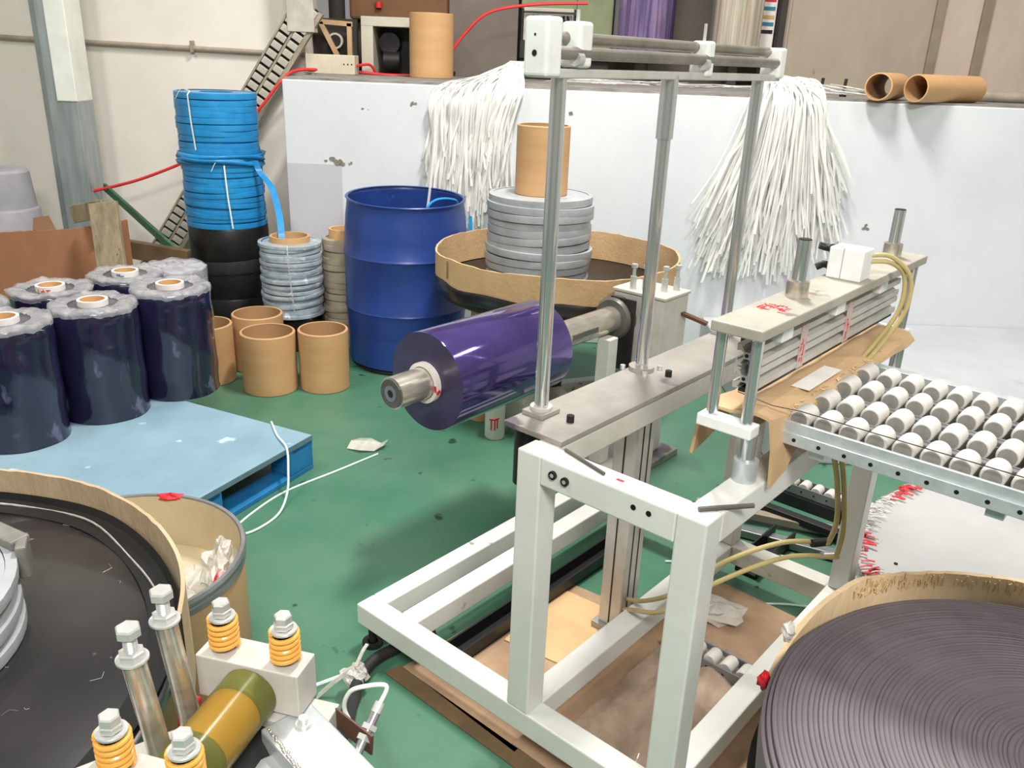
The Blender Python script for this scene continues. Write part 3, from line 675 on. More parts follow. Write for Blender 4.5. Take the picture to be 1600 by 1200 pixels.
t = strap_coil('strap_coil', bx - 0.005, by, 0.62, 0.226, 0.375, 13, 'strap_blue', 'lower of two bright blue strap coils stacked on the black coil', 22, jr=0.0035, grp='bright blue strap coils')
band(t, bx, by, 0.63, 0.985, 0.228, radians(-70), seed=1)
mb = MB(); 
t2 = strap_coil('strap_coil', bx - 0.012, by, 0.995, 0.222, 0.365, 11, 'strap_blue', 'upper of two bright blue strap coils, topmost of the stack', 23, jr=0.003, grp='bright blue strap coils')
band(t2, bx - 0.012, by, 1.06, 1.36, 0.224, radians(-108), seed=2)
rnd = random.Random(31); mb = MB()
for k in range(5):      # loose twisted turns between the two coils
    a0 = rnd.uniform(0, 6.28); amp = rnd.uniform(0.012, 0.03); z0 = 1.005 + rnd.uniform(-0.012, 0.03); pts = []; sd = []
    for j in range(49):
        a = 2 * pi * j / 48; rr = 0.236 + 0.006 * sin(2 * a + a0) + 0.002 * k
        pts.append(Vector((bx - 0.008 + cos(a) * rr, by + sin(a) * rr, z0 + amp * sin(a + a0) * 0.8 + 0.006 * sin(3 * a + a0)))); tw = 0.5 * sin(2 * a + a0)
        sd.append(Vector((cos(a) * sin(tw), sin(a) * sin(tw), cos(tw))))
    mb.ribbon(pts, sd, 0.026)
link('loose_turns', mb, 'strap_blue', t2, solid=0.002, smooth=True)
mb = MB().ribbon(smooth_path([Vector((bx + 0.215, by - 0.10, 1.0)), Vector((bx + 0.245, by - 0.10, 0.93)), Vector((bx + 0.32, by - 0.16, 0.86)), Vector((bx + 0.38, by - 0.26, 0.74)), Vector((bx + 0.41, by - 0.34, 0.64)), Vector((bx + 0.415, by - 0.36, 0.54))], 6), Vector((0.96, 0.28, 0)), 0.036)
link('hanging_strap', mb, 'strap_blue', t2, solid=0.002)
gx, gy = -1.26, 4.60
t = strap_coil('strap_coil', gx, gy, 0.2, 0.168, 0.41, 21, 'strap_silver', 'shiny silver-grey strap coil between the black coil and the blue drum', 24, ri=0.108, jr=0.009, core='tube_card', coreh=0.03)
band(t, gx, gy, 0.25, 0.61, 0.175, radians(-80), m='wrap_clear', tail=False)
sb_ = thing('dark_crate', (gx, gy, 0), 'low dark crate under the silver-grey strap coil', 'crate')
link('body', MB().box(gx - 0.13, gx + 0.13, gy - 0.12, gy + 0.12, 0, 0.2), 'steel_dark', sb_, bev=0.004)
t = strap_coil('strap_coil', -0.985, 4.705, 0, 0.124, 0.62, 18, 'strap_tan', 'beige strap coil on the floor half hidden behind the blue drum', 25, ri=0.08, core='core_card', coreh=0.05)

# ================================================================== BLUE DRUM
dx, dy = -0.598, 4.463
dr = thing('plastic_drum', (dx, dy, 0), 'open blue plastic drum standing on the green floor', 'drum')
R0 = 0.325
prof = [(0.0, 0.004), (0.27, 0.004), (0.295, 0.015), (0.302, 0.05), (0.31, 0.12), (0.318, 0.22), (0.323, 0.30), (0.325, 0.318), (0.329, 0.327), (0.325, 0.336), (0.325, 0.5), (0.325, 0.60), (0.331, 0.612), (0.325, 0.624), (0.322, 0.70), (0.314, 0.80), (0.304, 0.875), (0.306, 0.888), (0.312, 0.896), (0.308, 0.90), (0.297, 0.897)]
link('body', MB().lathe((dx, dy, 0), prof, 72, wob=lambda r, z, a: (r * (1 + 0.012 * cos(2 * a) * z), z + (0.012 * cos(a - 2.0) if z > 0.8 else 0))), 'drum_blue', dr, smooth=True)
link('inside', MB().lathe((dx, dy, 0), [(0.297, 0.888), (0.316, 0.70), (0.315, 0.03), (0, 0.03)], 60), 'drum_blue', dr, smooth=True)
link('base_rim', MB().lathe((dx, dy, 0), [(0.30, 0.0), (0.305, 0.008), (0.30, 0.018), (0.28, 0.018), (0.28, 0)], 60, close=True), 'rubber', dr, smooth=True)
sp = thing('blue_strap', (dx + 0.2, dy - 0.1, 0.75), 'light blue strap looping up inside the rim of the blue drum', 'strap')
link('loop', MB().tube(smooth_path([(dx + 0.12, dy - 0.16, 0.72), (dx + 0.13, dy - 0.17, 0.86), (dx + 0.17, dy - 0.13, 0.905), (dx + 0.24, dy - 0.07, 0.905), (dx + 0.275, dy - 0.02, 0.87), (dx + 0.27, dy, 0.72)], 6), 0.0065, 6), 'strap_blue', sp, smooth=True)
mb = MB().ribbon(smooth_path([(dx + 0.34, dy + 0.05, 0.80), (dx + 0.35, dy - 0.02, 0.62), (dx + 0.345, dy - 0.04, 0.45)], 6), Vector((0.9, -0.4, 0)), 0.02)
link('tail', mb, 'strap_blue', sp, solid=0.002)

# ================================================================== TURNTABLES
def card_ring(t, x, y, z0, z1, r, m='cardboard_ring', th=0.009, seam=None, wav=0.006, seed=1, gap=None, taper=None):
    rnd = random.Random(seed); n = 96; mb = MB()
    ph = [rnd.uniform(0, 6.28) for _ in range(4)]
    a0, a1 = gap if gap else (0, 2 * pi)
    cnt = n + 1
    vs = []
    for j in range(cnt):
        a = a0 + (a1 - a0) * j / n
        top = z1 + wav * (sin(3 * a + ph[0]) + 0.6 * sin(7 * a + ph[1])) + rnd.uniform(-0.0018, 0.0018)
        rr = r + wav * 0.7 * sin(2 * a + ph[2])
        if taper and a > taper[0]: top -= (top - z0 - 0.01) * min(1, (a - taper[0]) / (a1 - taper[0])) ** taper[1]
        c, s_ = cos(a), sin(a)
        for (q, z) in ((rr, z0), (rr, top), (rr - th, top + rnd.uniform(-0.001, 0.001)), (rr - th, z0)): vs.append((x + c * q, y + s_ * q, z))
    fs = [(j * 4 + k, j * 4 + (k + 1) % 4, (j + 1) * 4 + (k + 1) % 4, (j + 1) * 4 + k) for j in range(cnt - 1) for k in range(4)]
    mb.add(vs, fs)
    return link('cardboard_ring', mb, m, t, smooth=True, angle=50)
# --- at the back with grey coil and tube
tx, ty = 0.19, 3.97
tb = thing('coil_turntable', (tx, ty, 0), 'turntable with a cardboard rim beside the blue drum', 'turntable')
link('disc', MB().lathe((tx, ty, 0), [(0, 0.555), (0.565, 0.555), (0.57, 0.565), (0.57, 0.595), (0.56, 0.60), (0, 0.60)], 72), 'black', tb, smooth=True)
card_ring(tb, tx, ty, 0.602, 0.752, 0.578, 'cardboard_pale', seed=4, wav=0.005)
link('film_edge', MB().lathe((tx, ty, 0), [(0.580, 0.642), (0.586, 0.62), (0.577, 0.58), (0.53, 0.553)], 72, wob=lambda r, z, a: (r + 0.003 * sin(17 * a), z + 0.006 * sin(11 * a))), 'disc_black', tb, smooth=True)
link('pedestal', MB().cyl((tx, ty, 0.06), (tx, ty, 0.555), 0.06, 24), 'steel_dark', tb, smooth=True)
for a in (0.4, 1.97, 3.54, 5.11):
    link('foot_bar', MB().bar((tx, ty, 0.035), (tx + cos(a) * 0.4, ty + sin(a) * 0.4, 0.035), 0.06, 0.07), 'frame_paint_dusty', tb, bev=0.004)
# tape tab on the rim
link('seam', MB().bar((tx - 0.500, ty - 0.297, 0.667), (tx - 0.500, ty - 0.297, 0.745), 0.006, 0.004, up=(1, 0, 0)), 'brown', tb)
t = strap_coil('strap_coil', tx - 0.09, ty + 0.03, 0.601, 0.245, 0.409, 12, 'strap_grey', 'pale grey strap coil on the turntable beside the blue drum', 26, ri=0.15, jr=0.007, bulge=0.006)
card_tube(tx - 0.09, ty + 0.03, 1.01 - 0.001, 0.122, 0.31, 'tan cardboard tube standing on top of the pale grey strap coil')
# the coil core carries the tube: closed lid under it
link('lid', MB().lathe((tx - 0.09, ty + 0.03, 0), [(0, 1.000), (0.16, 1.000), (0.16, 1.009), (0, 1.009)], 40), 'strap_grey', t)
card_tube(tx - 0.33, ty - 0.31, 0, 0.06, 0.54, 'narrow brown cardboard tube standing under the back turntable edge')
fo = tag(link('plastic_bundle', MB().lathe((tx - 0.14, ty - 0.40, 0), [(0.0, 0.0), (0.06, 0.0), (0.085, 0.1), (0.08, 0.33), (0.09, 0.46), (0.07, 0.52), (0, 0.535)], 28, wob=lambda r, z, a: (r * (1 + 0.12 * sin(5 * a + z * 20) + 0.07 * sin(11 * a - z * 40)), z + 0.01 * sin(6 * a))), 'plastic_clear', origin=(tx - 0.14, ty - 0.40, 0), smooth=True, angle=180), 'crumpled clear plastic bundle under the back turntable', 'plastic bag')
# --- front left with black disc
lx, ly = -1.27, 1.10
tl = thing('coil_turntable', (lx, ly, 0), 'large black turntable disc with torn cardboard rim at the lower left', 'turntable')
link('disc', MB().lathe((lx, ly, 0), [(0, 0.51), (0.685, 0.51), (0.69, 0.52), (0.69, 0.545), (0.682, 0.55), (0, 0.55)], 80), 'disc_black', tl, smooth=True)
card_ring(tl, lx, ly, 0.43, 0.632, 0.702, 'cardboard_ring', th=0.008, seed=8, wav=0.005, gap=(radians(13), radians(215)))
link('film_lip', MB().lathe((lx, ly, 0), [(0.689, 0.572), (0.68, 0.557), (0.66, 0.553), (0.63, 0.552)], 110, wob=lambda r, z, a: (r + 0.003 * sin(7 * a), z + 0.0012 * sin(13 * a))), 'black', tl, smooth=True)
link('lip_glint', MB().ribbon([Vector((lx + cos(radians(d_)) * (0.655 + 0.012 * sin(d_ * 0.11)), ly + sin(radians(d_)) * (0.655 + 0.012 * sin(d_ * 0.11)), 0.556 + 0.004 * sin(d_ * 0.23))) for d_ in range(14, 150, 3)], Vector((0.3, 0.2, 0.9)).normalized(), 0.005), 'plastic_clear', tl, smooth=True, solid=0.001)  # thin pale ribbon added as a glint line along the black lip
link('pedestal', MB().cyl((lx, ly, 0.03), (lx, ly, 0.51), 0.06, 24), 'steel_dark', tl, smooth=True)
link('base_plate', MB().cyl((lx, ly, 0), (lx, ly, 0.03), 0.25, 40), 'steel_dark', tl, smooth=True)
# scratches and lint on the black disc
rnd = random.Random(77); mb = MB()
for k in range(45):
    a = rnd.uniform(-1.0, 1.6); q = rnd.uniform(0.3, 0.66); x, y = lx + cos(a) * q, ly + sin(a) * q; b = rnd.uniform(0, 6.28); L = rnd.uniform(0.004, 0.022)
    mb.tube([(x, y, 0.5506), (x + cos(b) * L, y + sin(b) * L, 0.5506), (x + cos(b + 0.6) * L * 1.5, y + sin(b + 0.6) * L * 1.5, 0.5506)], 0.00035, 3)
o = link('lint', mb, 'strap_grey', tl); o['kind'] = 'stuff'
t = strap_coil('strap_coil', -1.16, 1.21, 0.551, 0.27, 0.12, 5, 'strap_grey', 'light grey strap coil on the black turntable at the left frame edge', 27, ri=0.09, jr=0.006)
link('clamp', MB().bar((-1.06, 1.46, 0.682), (-0.945, 1.40, 0.682), 0.04, 0.02).bar((-0.955, 1.425, 0.655), (-0.93, 1.37, 0.655), 0.02, 0.07), 'roller_grey', t, bev=0.004)
# --- fibre drum next to it
fx, fy, fr_ = -0.982, 1.80, 0.308
fd = thing('fibre_drum', (fx, fy, 0), 'open tan fibre drum with a grey metal rim beside the black turntable', 'drum')
link('body', MB().lathe((fx, fy, 0), [(0, 0), (fr_ - 0.003, 0), (fr_, 0.006), (fr_, 0.382)], 60), 'fibre_drum', fd, smooth=True)
link('metal_rim', MB().lathe((fx, fy, 0), [(fr_ + 0.001, 0.355), (fr_ + 0.005, 0.358), (fr_ + 0.005, 0.372), (fr_ + 0.002, 0.376), (fr_ + 0.007, 0.382), (fr_ + 0.009, 0.391), (fr_ + 0.005, 0.40), (fr_ - 0.004, 0.40), (fr_ - 0.007, 0.393), (fr_ - 0.007, 0.37)], 60), 'rim_grey', fd, smooth=True)
link('lining', MB().lathe((fx, fy, 0), [(fr_ - 0.007, 0.396), (fr_ - 0.008, 0.24), (0, 0.235)], 60), 'fibre_inside', fd, smooth=True)
link('paper_patch', MB().lathe((fx, fy, 0), [(fr_ + 0.0008, 0.17), (fr_ + 0.0008, 0.235)], 60), 'cardboard_pale', fd) if False else None
pb = thing('plastic_bag', (fx + 0.1, fy, 0.235), 'crumpled clear plastic with red tape stuffed in the fibre drum', 'plastic bag')
def crumple(mb, c, rx, ry, rz, seed, n=18, m_=10):
    rnd = random.Random(seed); ph = [rnd.uniform(0, 6.28) for _ in range(8)]; vs = []; fs = []
    for i in range(m_ + 1):
        th = pi * i / m_
        for j in range(n):
            a = 2 * pi * j / n
            k = 1 + 0.16 * sin(3 * a + ph[0] + 2 * th) + 0.13 * sin(5 * a + ph[1]) * sin(3 * th + ph[2]) + 0.12 * sin(7 * th + ph[3] + 2 * a) + rnd.uniform(-0.08, 0.08)
            vs.append((c[0] + rx * k * sin(th) * cos(a), c[1] + ry * k * sin(th) * sin(a), c[2] + rz * k * cos(th)))
    for i in range(m_):
        for j in range(n): fs.append((i * n + j, i * n + (j + 1) % n, (i + 1) * n + (j + 1) % n, (i + 1) * n + j))
    return mb.add(vs, fs)
link('plastic', crumple(MB(), (fx + 0.14, fy - 0.04, 0.275), 0.09, 0.13, 0.045, 3, 26, 14), 'plastic_clear', pb)
link('plastic_fold', crumple(MB(), (fx + 0.235, fy + 0.06, 0.33), 0.035, 0.08, 0.06, 4, 22, 12), 'plastic_clear', pb)
link('red_tape', crumple(MB(), (fx + 0.02, fy + 0.30, 0.397), 0.035, 0.014, 0.010, 5, 12, 6), 'print_red', pb)
link('red_tape', crumple(MB(), (fx + 0.27, fy - 0.03, 0.345), 0.014, 0.05, 0.035, 6, 12, 6), 'tape_red', pb)
# --- right: plum pancake coil inside cardboard
qx, qy = 1.0, 1.066
tr_ = thing('coil_turntable', (qx, qy, 0), 'turntable with a frayed cardboard rim around the plum coil at lower right', 'turntable')
link('disc', MB().lathe((qx, qy, 0), [(0, 0.33), (0.545, 0.33), (0.55, 0.34), (0.55, 0.355), (0, 0.36)], 72), 'steel_dark', tr_, smooth=True)
card_ring(tr_, qx, qy, 0.42, 0.558, 0.560, 'cardboard_rim', th=0.012, seed=14, wav=0.003, gap=(radians(-60), radians(146)), taper=(radians(112), 1.3))
link('pedestal', MB().cyl((qx, qy, 0.03), (qx, qy, 0.33), 0.06, 24), 'steel_dark', tr_, smooth=True)
link('base_plate', MB().cyl((qx, qy, 0), (qx, qy, 0.03), 0.26, 40), 'steel_dark', tr_, smooth=True)
rnd = random.Random(15); mb = MB()
for k in range(150):      # torn flutes along the inside of the rim
    a = rnd.uniform(0.9, 2.0); z0 = rnd.uniform(0.515, 0.54); q = 0.548
    p = Vector((qx + cos(a) * q, qy + sin(a) * q, z0)); da = rnd.uniform(-0.012, 0.012)
    mb.tube([p, Vector((qx + cos(a + da) * (q - 0.004), qy + sin(a + da) * (q - 0.004), z0 + rnd.uniform(0.01, 0.03)))], rnd.uniform(0.0008, 0.0022), 4)
link('frayed_fibre', mb, 'fringe', tr_)['kind'] = 'stuff'
mb = MB(); rnd = random.Random(16)
tcoil = thing('strap_coil', (qx, qy, 0.36), 'wide flat plum-grey strap coil with fine ridges at the lower right corner', 'strap coil')
prof = [(0.535, 0.36), (0.541, 0.44)]
r = 0.541; k = 0
while r > 0.10:
    base = 0.507 + 0.012 * sin(min(1, (0.541 - r) / 0.30) * pi * 0.5) + rnd.uniform(-0.0009, 0.0009)
    w = rnd.uniform(0.0068, 0.0104)
    if r > 0.525: base -= (r - 0.525) * 1.2
    prof += [(r, base - 0.0015), (r - w * 0.18, base), (r - w * 0.78, base + 0.0005), (r - w * 0.96, base - 0.0015)]
    r -= w; k += 1
prof += [(r, 0.36)]
link('winding', MB().lathe((qx, qy, 0), prof, 128), 'coil_plum', tcoil, smooth=True, angle=40)
# red tag and tissue on the rim
a = 2.58; p = Vector((qx + cos(a) * 0.556, qy + sin(a) * 0.556, 0.455))
tag(link('red_tape_scrap', crumple(MB(), (p.x, p.y, p.z), 0.012, 0.012, 0.02, 41, 12, 7), 'print_red', origin=p), 'small red tape scrap stuck on the frayed rim around the plum coil', 'tape')
a = 2.38; p = Vector((qx + cos(a) * 0.558, qy + sin(a) * 0.558, 0.508))
tag(link('tissue_scrap', crumple(MB(), (p.x, p.y, p.z), 0.014, 0.014, 0.022, 42, 12, 7), 'tissue', origin=p), 'small crumpled white paper scrap on the frayed rim around the plum coil', 'paper')
pbr = thing('printed_bag', (1.42, 1.50, 0.40), 'red-printed clear plastic bag behind the frayed cardboard rim at right', 'plastic bag')
link('plastic', crumple(MB(), (1.40, 1.62, 0.50), 0.16, 0.05, 0.07, 43, 22, 10), 'tape_red', pbr)
link('plastic', crumple(MB(), (1.40, 1.64, 0.32), 0.15, 0.05, 0.16, 44, 20, 10), 'plastic_clear', pbr)

# --- white round reel cover with red tape fringe
wx, wy, wr, wz = 1.865, 2.05, 0.80, 0.20
wd = thing('white_disc', (wx, wy, 0), 'round white board with a fringe of torn red tape under the conveyor', 'disc')
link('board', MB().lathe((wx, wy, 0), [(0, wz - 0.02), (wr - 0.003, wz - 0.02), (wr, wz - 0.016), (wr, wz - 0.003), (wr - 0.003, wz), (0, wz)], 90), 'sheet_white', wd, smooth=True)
link('pedestal', MB().cyl((wx, wy, 0), (wx, wy, wz - 0.02), 0.22, 36), 'steel_dark', wd, smooth=True)
link('skirt', MB().lathe((wx, wy, 0), [(wr + 0.002, wz - 0.002), (wr + 0.006, wz - 0.05), (wr - 0.01, wz - 0.09)], 90, wob=lambda r, z, a: (r + 0.004 * sin(23 * a), z + 0.004 * sin(17 * a))), 'plastic_clear', wd, smooth=True)
rnd = random.Random(51)
mr, mw, mg = MB(), MB(), MB()
for k in range(170):
    a = pi + rnd.uniform(-1.25, 0.35); q = wr + rnd.uniform(-0.03, 0.004); da = rnd.uniform(-0.05, 0.05)
    p = Vector((wx + cos(a) * q, wy + sin(a) * q, wz + rnd.uniform(0.001, 0.01))); L = rnd.uniform(0.012, 0.05)
    d = Vector((-cos(a + da * 8), -sin(a + da * 8), rnd.uniform(0, 0.35)))
    clump = sin(a * 9 + 0.6) + 0.55 * sin(a * 23 + 1)
    tgt = mr if clump > 0.05 and rnd.random() < 0.8 else (mw if rnd.random() < 0.5 else mg)
    sd = Vector((-sin(a), cos(a), rnd.uniform(-0.5, 0.5))).normalized()
    tgt.ribbon([p, p + d * L * 0.5 + Vector((0, 0, 0.004)), p + d * L], sd, rnd.uniform(0.004, 0.014) if tgt is mr else rnd.uniform(0.002, 0.004))
link('red_tape_fringe', mr, 'print_red', wd, solid=0.0012)['kind'] = 'stuff'
link('white_tape_fringe', mw, 'core_white', wd, solid=0.001)['kind'] = 'stuff'
link('grey_tape_fringe', mg, 'roller_grey', wd, solid=0.001)['kind'] = 'stuff'
link('rivet', MB().cyl((wx - 0.67, wy + 0.16, wz), (wx - 0.67, wy + 0.16, wz + 0.003), 0.006, 12), 'black', wd)

# ================================================================== NIP ROLLER UNIT (near, lower left)
N0 = Vector((-0.419, 1.036, 0)); n1 = Vector((cos(radians(-14)), sin(radians(-14)), 0)); n2 = Vector((sin(radians(14)), cos(radians(14)), 0))
def N(a, b, z): return N0 + n1 * a + n2 * b + Vector((0, 0, z))
nip = thing('nip_roller_unit', N(0.05, -0.12, 0), 'nip roller unit with orange springs and hex bolts at the bottom left', 'nip roller')
def nb(name, a0, a1, b0, b1, z0, z1, m, par=None, bev=0.002): return link(name, MB().box(a0, a1, b0, b1, z0, z1, fn=N), m, par or nip, bev=bev)
def hexbolt(parent, c, z, r=0.0135, nut=True):
    c = Vector((c.x, c.y, 0)); zz = Vector((0, 0, 1))
    mb = MB()
    if nut:
        mb.lathe(c + zz * z, [(0, 0), (r * 1.45, 0), (r * 1.45, 0.002), (r, 0.002)], 24)
        mb.lathe(c + zz * (z + 0.002), [(r, 0), (r * 1.12, 0.001), (r * 1.12, 0.009), (r * 0.95, 0.0105), (0, 0.0105)], 6)
    mb.lathe(c + zz * (z + 0.0125), [(0, 0), (r * 0.98, 0), (r * 1.05, 0.001), (r * 1.05, 0.011), (r * 0.9, 0.013), (0, 0.0135)], 6)
    return link('hex_bolt', mb, 'zinc_bolt', parent, smooth=True, angle=25)
BZ = 0.75
for b0, nm in ((-0.028, 'far'), (-0.268, 'near')):
    blk = nb('bearing_block', -0.034, 0.135, b0, b0 + 0.056, BZ - 0.075, BZ, 'bearing_block')
    nb('lower_block', 0.045, 0.175, b0 - 0.012, b0 + 0.05, BZ - 0.155, BZ - 0.08, 'bearing_block')
    for a in (0.0, 0.102):
        c = N(a, b0 + 0.028, 0); pts = []
        turns, rS = 5.6, 0.0192
        for k in range(int(turns * 20) + 1):
            th = 2 * pi * k / 20
            pts.append(c + Vector((cos(th) * rS, sin(th) * rS, BZ + 0.0045 + 0.0505 * k / (turns * 20))))
        s_ = link('spring', MB().tube(pts, 0.0039, 9), 'spring', blk, smooth=True)
        link('spring_washer', MB().lathe(c + Vector((0, 0, BZ + 0.056)), [(0, 0), (0.0195, 0), (0.0195, 0.003), (0, 0.003)], 28), 'zinc_bolt', blk, smooth=True)
        hexbolt(blk, c, BZ + 0.058, 0.0128)
        link('spring_pin', MB().cyl(c + Vector((0, 0, BZ)), c + Vector((0, 0, BZ + 0.056)), 0.010, 14), 'steel_dark', blk, smooth=True)
zc = BZ - 0.048
up = link('upper_roller', MB().lathe(N(0.055, -0.212, zc), [(0.0, 0), (0.042, 0), (0.044, 0.002), (0.044, 0.182), (0.042, 0.184), (0, 0.184)], 48, axis=n2), 'urethane', nip, smooth=True)
link('inner_cylinder', MB().cyl(N(0.055, -0.15, zc), N(0.055, -0.065, zc), 0.034, 36), 'inner_orange', up, smooth=True)  # orange cylinder inside the clear roller, between its grey end pieces
link('inner_cylinder_end', MB().cyl(N(0.055, -0.064, zc), N(0.055, -0.03, zc), 0.0425, 36), 'roller_end', up, smooth=True)
link('inner_cylinder_end', MB().cyl(N(0.055, -0.21, zc), N(0.055, -0.151, zc), 0.034, 36), 'roller_end', up, smooth=True)
link('lower_roller', MB().cyl(N(0.075, -0.212, zc - 0.09), N(0.075, -0.03, zc - 0.09), 0.044, 40), 'rubber', nip, smooth=True)
for (x, y, xb, yb) in ((-0.471, 0.965, -0.449, 0.962), (-0.481, 0.884, -0.455, 0.880)):
    po = link('guide_post', MB().cyl((xb, yb, 0.655), (x, y, 0.85), 0.0155, 28), 'chrome_worn', nip, smooth=True)
    c = Vector((x - 0.001, y, 0))
    mb = MB().lathe((x, y, 0.85), [(0, 0), (0.021, 0), (0.021, 0.003), (0, 0.003)], 28)
    link('washer', mb, 'zinc_bolt', po, smooth=True)
    mb = MB().lathe((x, y, 0.853), [(0, 0), (0.0165, 0), (0.017, 0.001), (0.017, 0.0095), (0.0145, 0.011), (0, 0.011)], 6)
    link('nut', mb, 'zinc_bolt', po, smooth=True, angle=25)
    thr = [(0.0, 0)] + [((0.0078 if i % 2 else 0.0092), 0.0015 * i) for i in range(17)] + [(0, 0.026)]
    link('thread', MB().lathe((x, y, 0.863), thr, 20), 'zinc_bolt', po, smooth=True, angle=60)
    link('bolt_head', MB().lathe((x, y, 0.888), [(0, 0), (0.0155, 0), (0.0165, 0.0012), (0.0165, 0.011), (0.0145, 0.0135), (0, 0.014)], 6), 'zinc_bolt', po, smooth=True, angle=25)
# carriage beams below
link('carriage_beam', MB().bar((-0.66, 0.80, 0.63), (-0.34, 1.03, 0.63), 0.06, 0.05), 'bearing_block', nip, bev=0.003)
link('carriage_beam', MB().bar((-0.62, 0.72, 0.625), (-0.30, 0.93, 0.625), 0.04, 0.04), 'galvanised', nip, bev=0.003)
link('carriage_beam', MB().bar(N(0.06, 0.0, 0.57), N(0.17, -0.25, 0.55), 0.055, 0.05), 'bearing_block', nip, bev=0.003)
ar = link('cover_arm', MB().bar(Vector((-0.318, 0.985, 0.652)), Vector((-0.318, 0.985, 0.652)) + Vector((0.70, -0.714, 0)) * 0.3, 0.085, 0.04), 'galvanised', nip, bev=0.004)
bpt = Vector((-0.287, 0.968, 0.672))
link('arm_bolt', MB().cyl(bpt, bpt + Vector((0, 0, 0.005)), 0.0125, 22).cyl(bpt + Vector((0, 0, 0.005)), bpt + Vector((0, 0, 0.013)), 0.0075, 16), 'zinc_bolt', ar, smooth=True)
mb = MB(); rnd = random.Random(61); q0 = Vector((-0.335, 0.955, 0.6725)); dd = Vector((0.66, -0.75, 0)).normalized()
for k in range(46):
    p = q0 + dd * (k * 0.0032) + Vector((rnd.uniform(-0.002, 0.002), rnd.uniform(-0.002, 0.002), 0))
    mb.lathe(p, [(0, 0.0022), (0.0022, 0.0012), (0.003, 0)], 6)
link('weld_seam', mb, 'chrome_worn', ar, smooth=True)
# sensor on its brown bracket
bk = link('sensor_bracket', MB().bar(N(0.172, 0.012, 0.652), N(0.246, -0.018, 0.645), 0.004, 0.038, up=(0, 0, 1)), 'bracket_brown', nip, bev=0.001)
sA, sB = N(0.236, 0.018, 0.672), N(0.225, -0.045, 0.628)
sn = link('sensor_barrel', MB().cyl(sA, sB, 0.0075, 20), 'chrome', bk, smooth=True)
dS = (sB - sA).normalized()
link('sensor_nut', MB().cyl(sA + dS * 0.018, sA + dS * 0.026, 0.0125, 6), 'zinc_bolt', bk)
link('sensor_nut', MB().cyl(sA + dS * 0.034, sA + dS * 0.042, 0.0125, 6), 'zinc_bolt', bk)
link('sensor_tip', MB().cyl(sB, sB + dS * 0.012, 0.0078, 20), 'sensor_tip', bk, smooth=True)
link('sensor_gland', MB().cyl(sA - dS * 0.016, sA, 0.0085, 16), 'zinc_bolt', bk, smooth=True)
q = sA - dS * 0.016
link('sensor_cable', MB().tube(smooth_path([q, q - dS * 0.02 + Vector((0, 0, 0.008)), q + n1 * -0.03 + Vector((0, 0, 0.022)), q + n1 * -0.052 + n2 * 0.0 + Vector((0, 0, 0.004)), q + n1 * -0.06 + Vector((0, 0, -0.03)), q + n1 * -0.04 + Vector((0, 0, -0.07))], 8), 0.0035, 10), 'cable_white', bk, smooth=True)
link('orange_tab', MB().box(-0.055, -0.035, -0.06, -0.02, 0.60, 0.665, fn=N), 'hose_red', nip, bev=0.003)
link('machine_leg', MB().box(0.0, 0.06, -0.2, -0.14, 0, BZ - 0.165, fn=N), 'bearing_block', nip)
link('machine_leg', MB().box(0.10, 0.16, -0.02, 0.03, 0, BZ - 0.165, fn=N), 'steel_dark', nip)
# black hose with plastic-tied end
hs = thing('black_hose', (-0.37, 1.8, 0.02), 'thick black hose leading to the corner foot of the white frame', 'hose')
link('hose', MB().tube(smooth_path([N(0.13, 0.03, 0.52), (-0.29, 1.22, 0.42), (-0.32, 1.42, 0.29), (-0.355, 1.62, 0.13), (-0.375, 1.78, 0.045), (-0.34, 1.90, 0.03), (-0.2, 2.02, 0.025)], 7), 0.0165, 14), 'rubber', hs, smooth=True)
link('plastic_tie', crumple(MB(), (-0.385, 1.79, 0.055), 0.035, 0.035, 0.03, 71, 16, 8), 'plastic_clear', hs)
link('plastic_tie', MB().ribbon(smooth_path([(-0.39, 1.79, 0.08), (-0.43, 1.75, 0.07), (-0.47, 1.71, 0.05)], 5), Vector((0.3, 0.5, 0.6)), 0.025), 'plastic_clear', hs, solid=0.003)
link('plastic_tie', MB().ribbon(smooth_path([(-0.385, 1.79, 0.08), (-0.37, 1.82, 0.11), (-0.36, 1.84, 0.12)], 5), Vector((0.7, -0.5, 0.2)), 0.012), 'plastic_clear', hs, solid=0.003)
link('plastic_tie', MB().tube(smooth_path([(-0.39, 1.79, 0.07), (-0.50, 1.77, 0.03), (-0.60, 1.74, 0.008)], 5), 0.005, 6), 'string_white', hs)
tag(link('red_plastic_cap', MB().box(-0.02, 0.02, -0.012, 0.012, 0, 0.03, fn=lambda a, b, z: (-0.56 + a, 1.36 + b, 0.30 + z)), 'hose_red', origin=(-0.56, 1.36, 0.3), bev=0.003), 'small orange-red plastic cap behind the nip posts', 'cap') if False else None

# ================================================================== FLOOR LITTER
cbs = thing('cardboard_mat', P(0.5, 0.6, 0), 'flattened dirty cardboard sheets on the floor under the white frame', 'cardboard')
def floor_sheet(par, poly, z, m, th=0.004):
    return link('sheet', MB().prism([(P(u, v, 0).x, P(u, v, 0).y) for u, v in poly], z, z + th), m, par, bev=0.001)
floor_sheet(cbs, [(0.02, 0.17), (0.66, 0.195), (0.70, 0.56), (0.4, 0.62), (0.0, 0.60)][::-1], 0.001, 'cardboard_floor')
floor_sheet(cbs, [(-0.03, 0.15), (0.02, 0.16), (0.01, 1.25), (-0.05, 1.2), (-0.035, 0.6)][::-1], 0.001, 'wood_dark')
floor_sheet(cbs, [(0.015, 0.58), (0.72, 0.55), (1.02, 0.60), (1.0, 1.12), (0.5, 1.2), (0.0, 1.18)][::-1], 0.006, 'cardboard_floor')
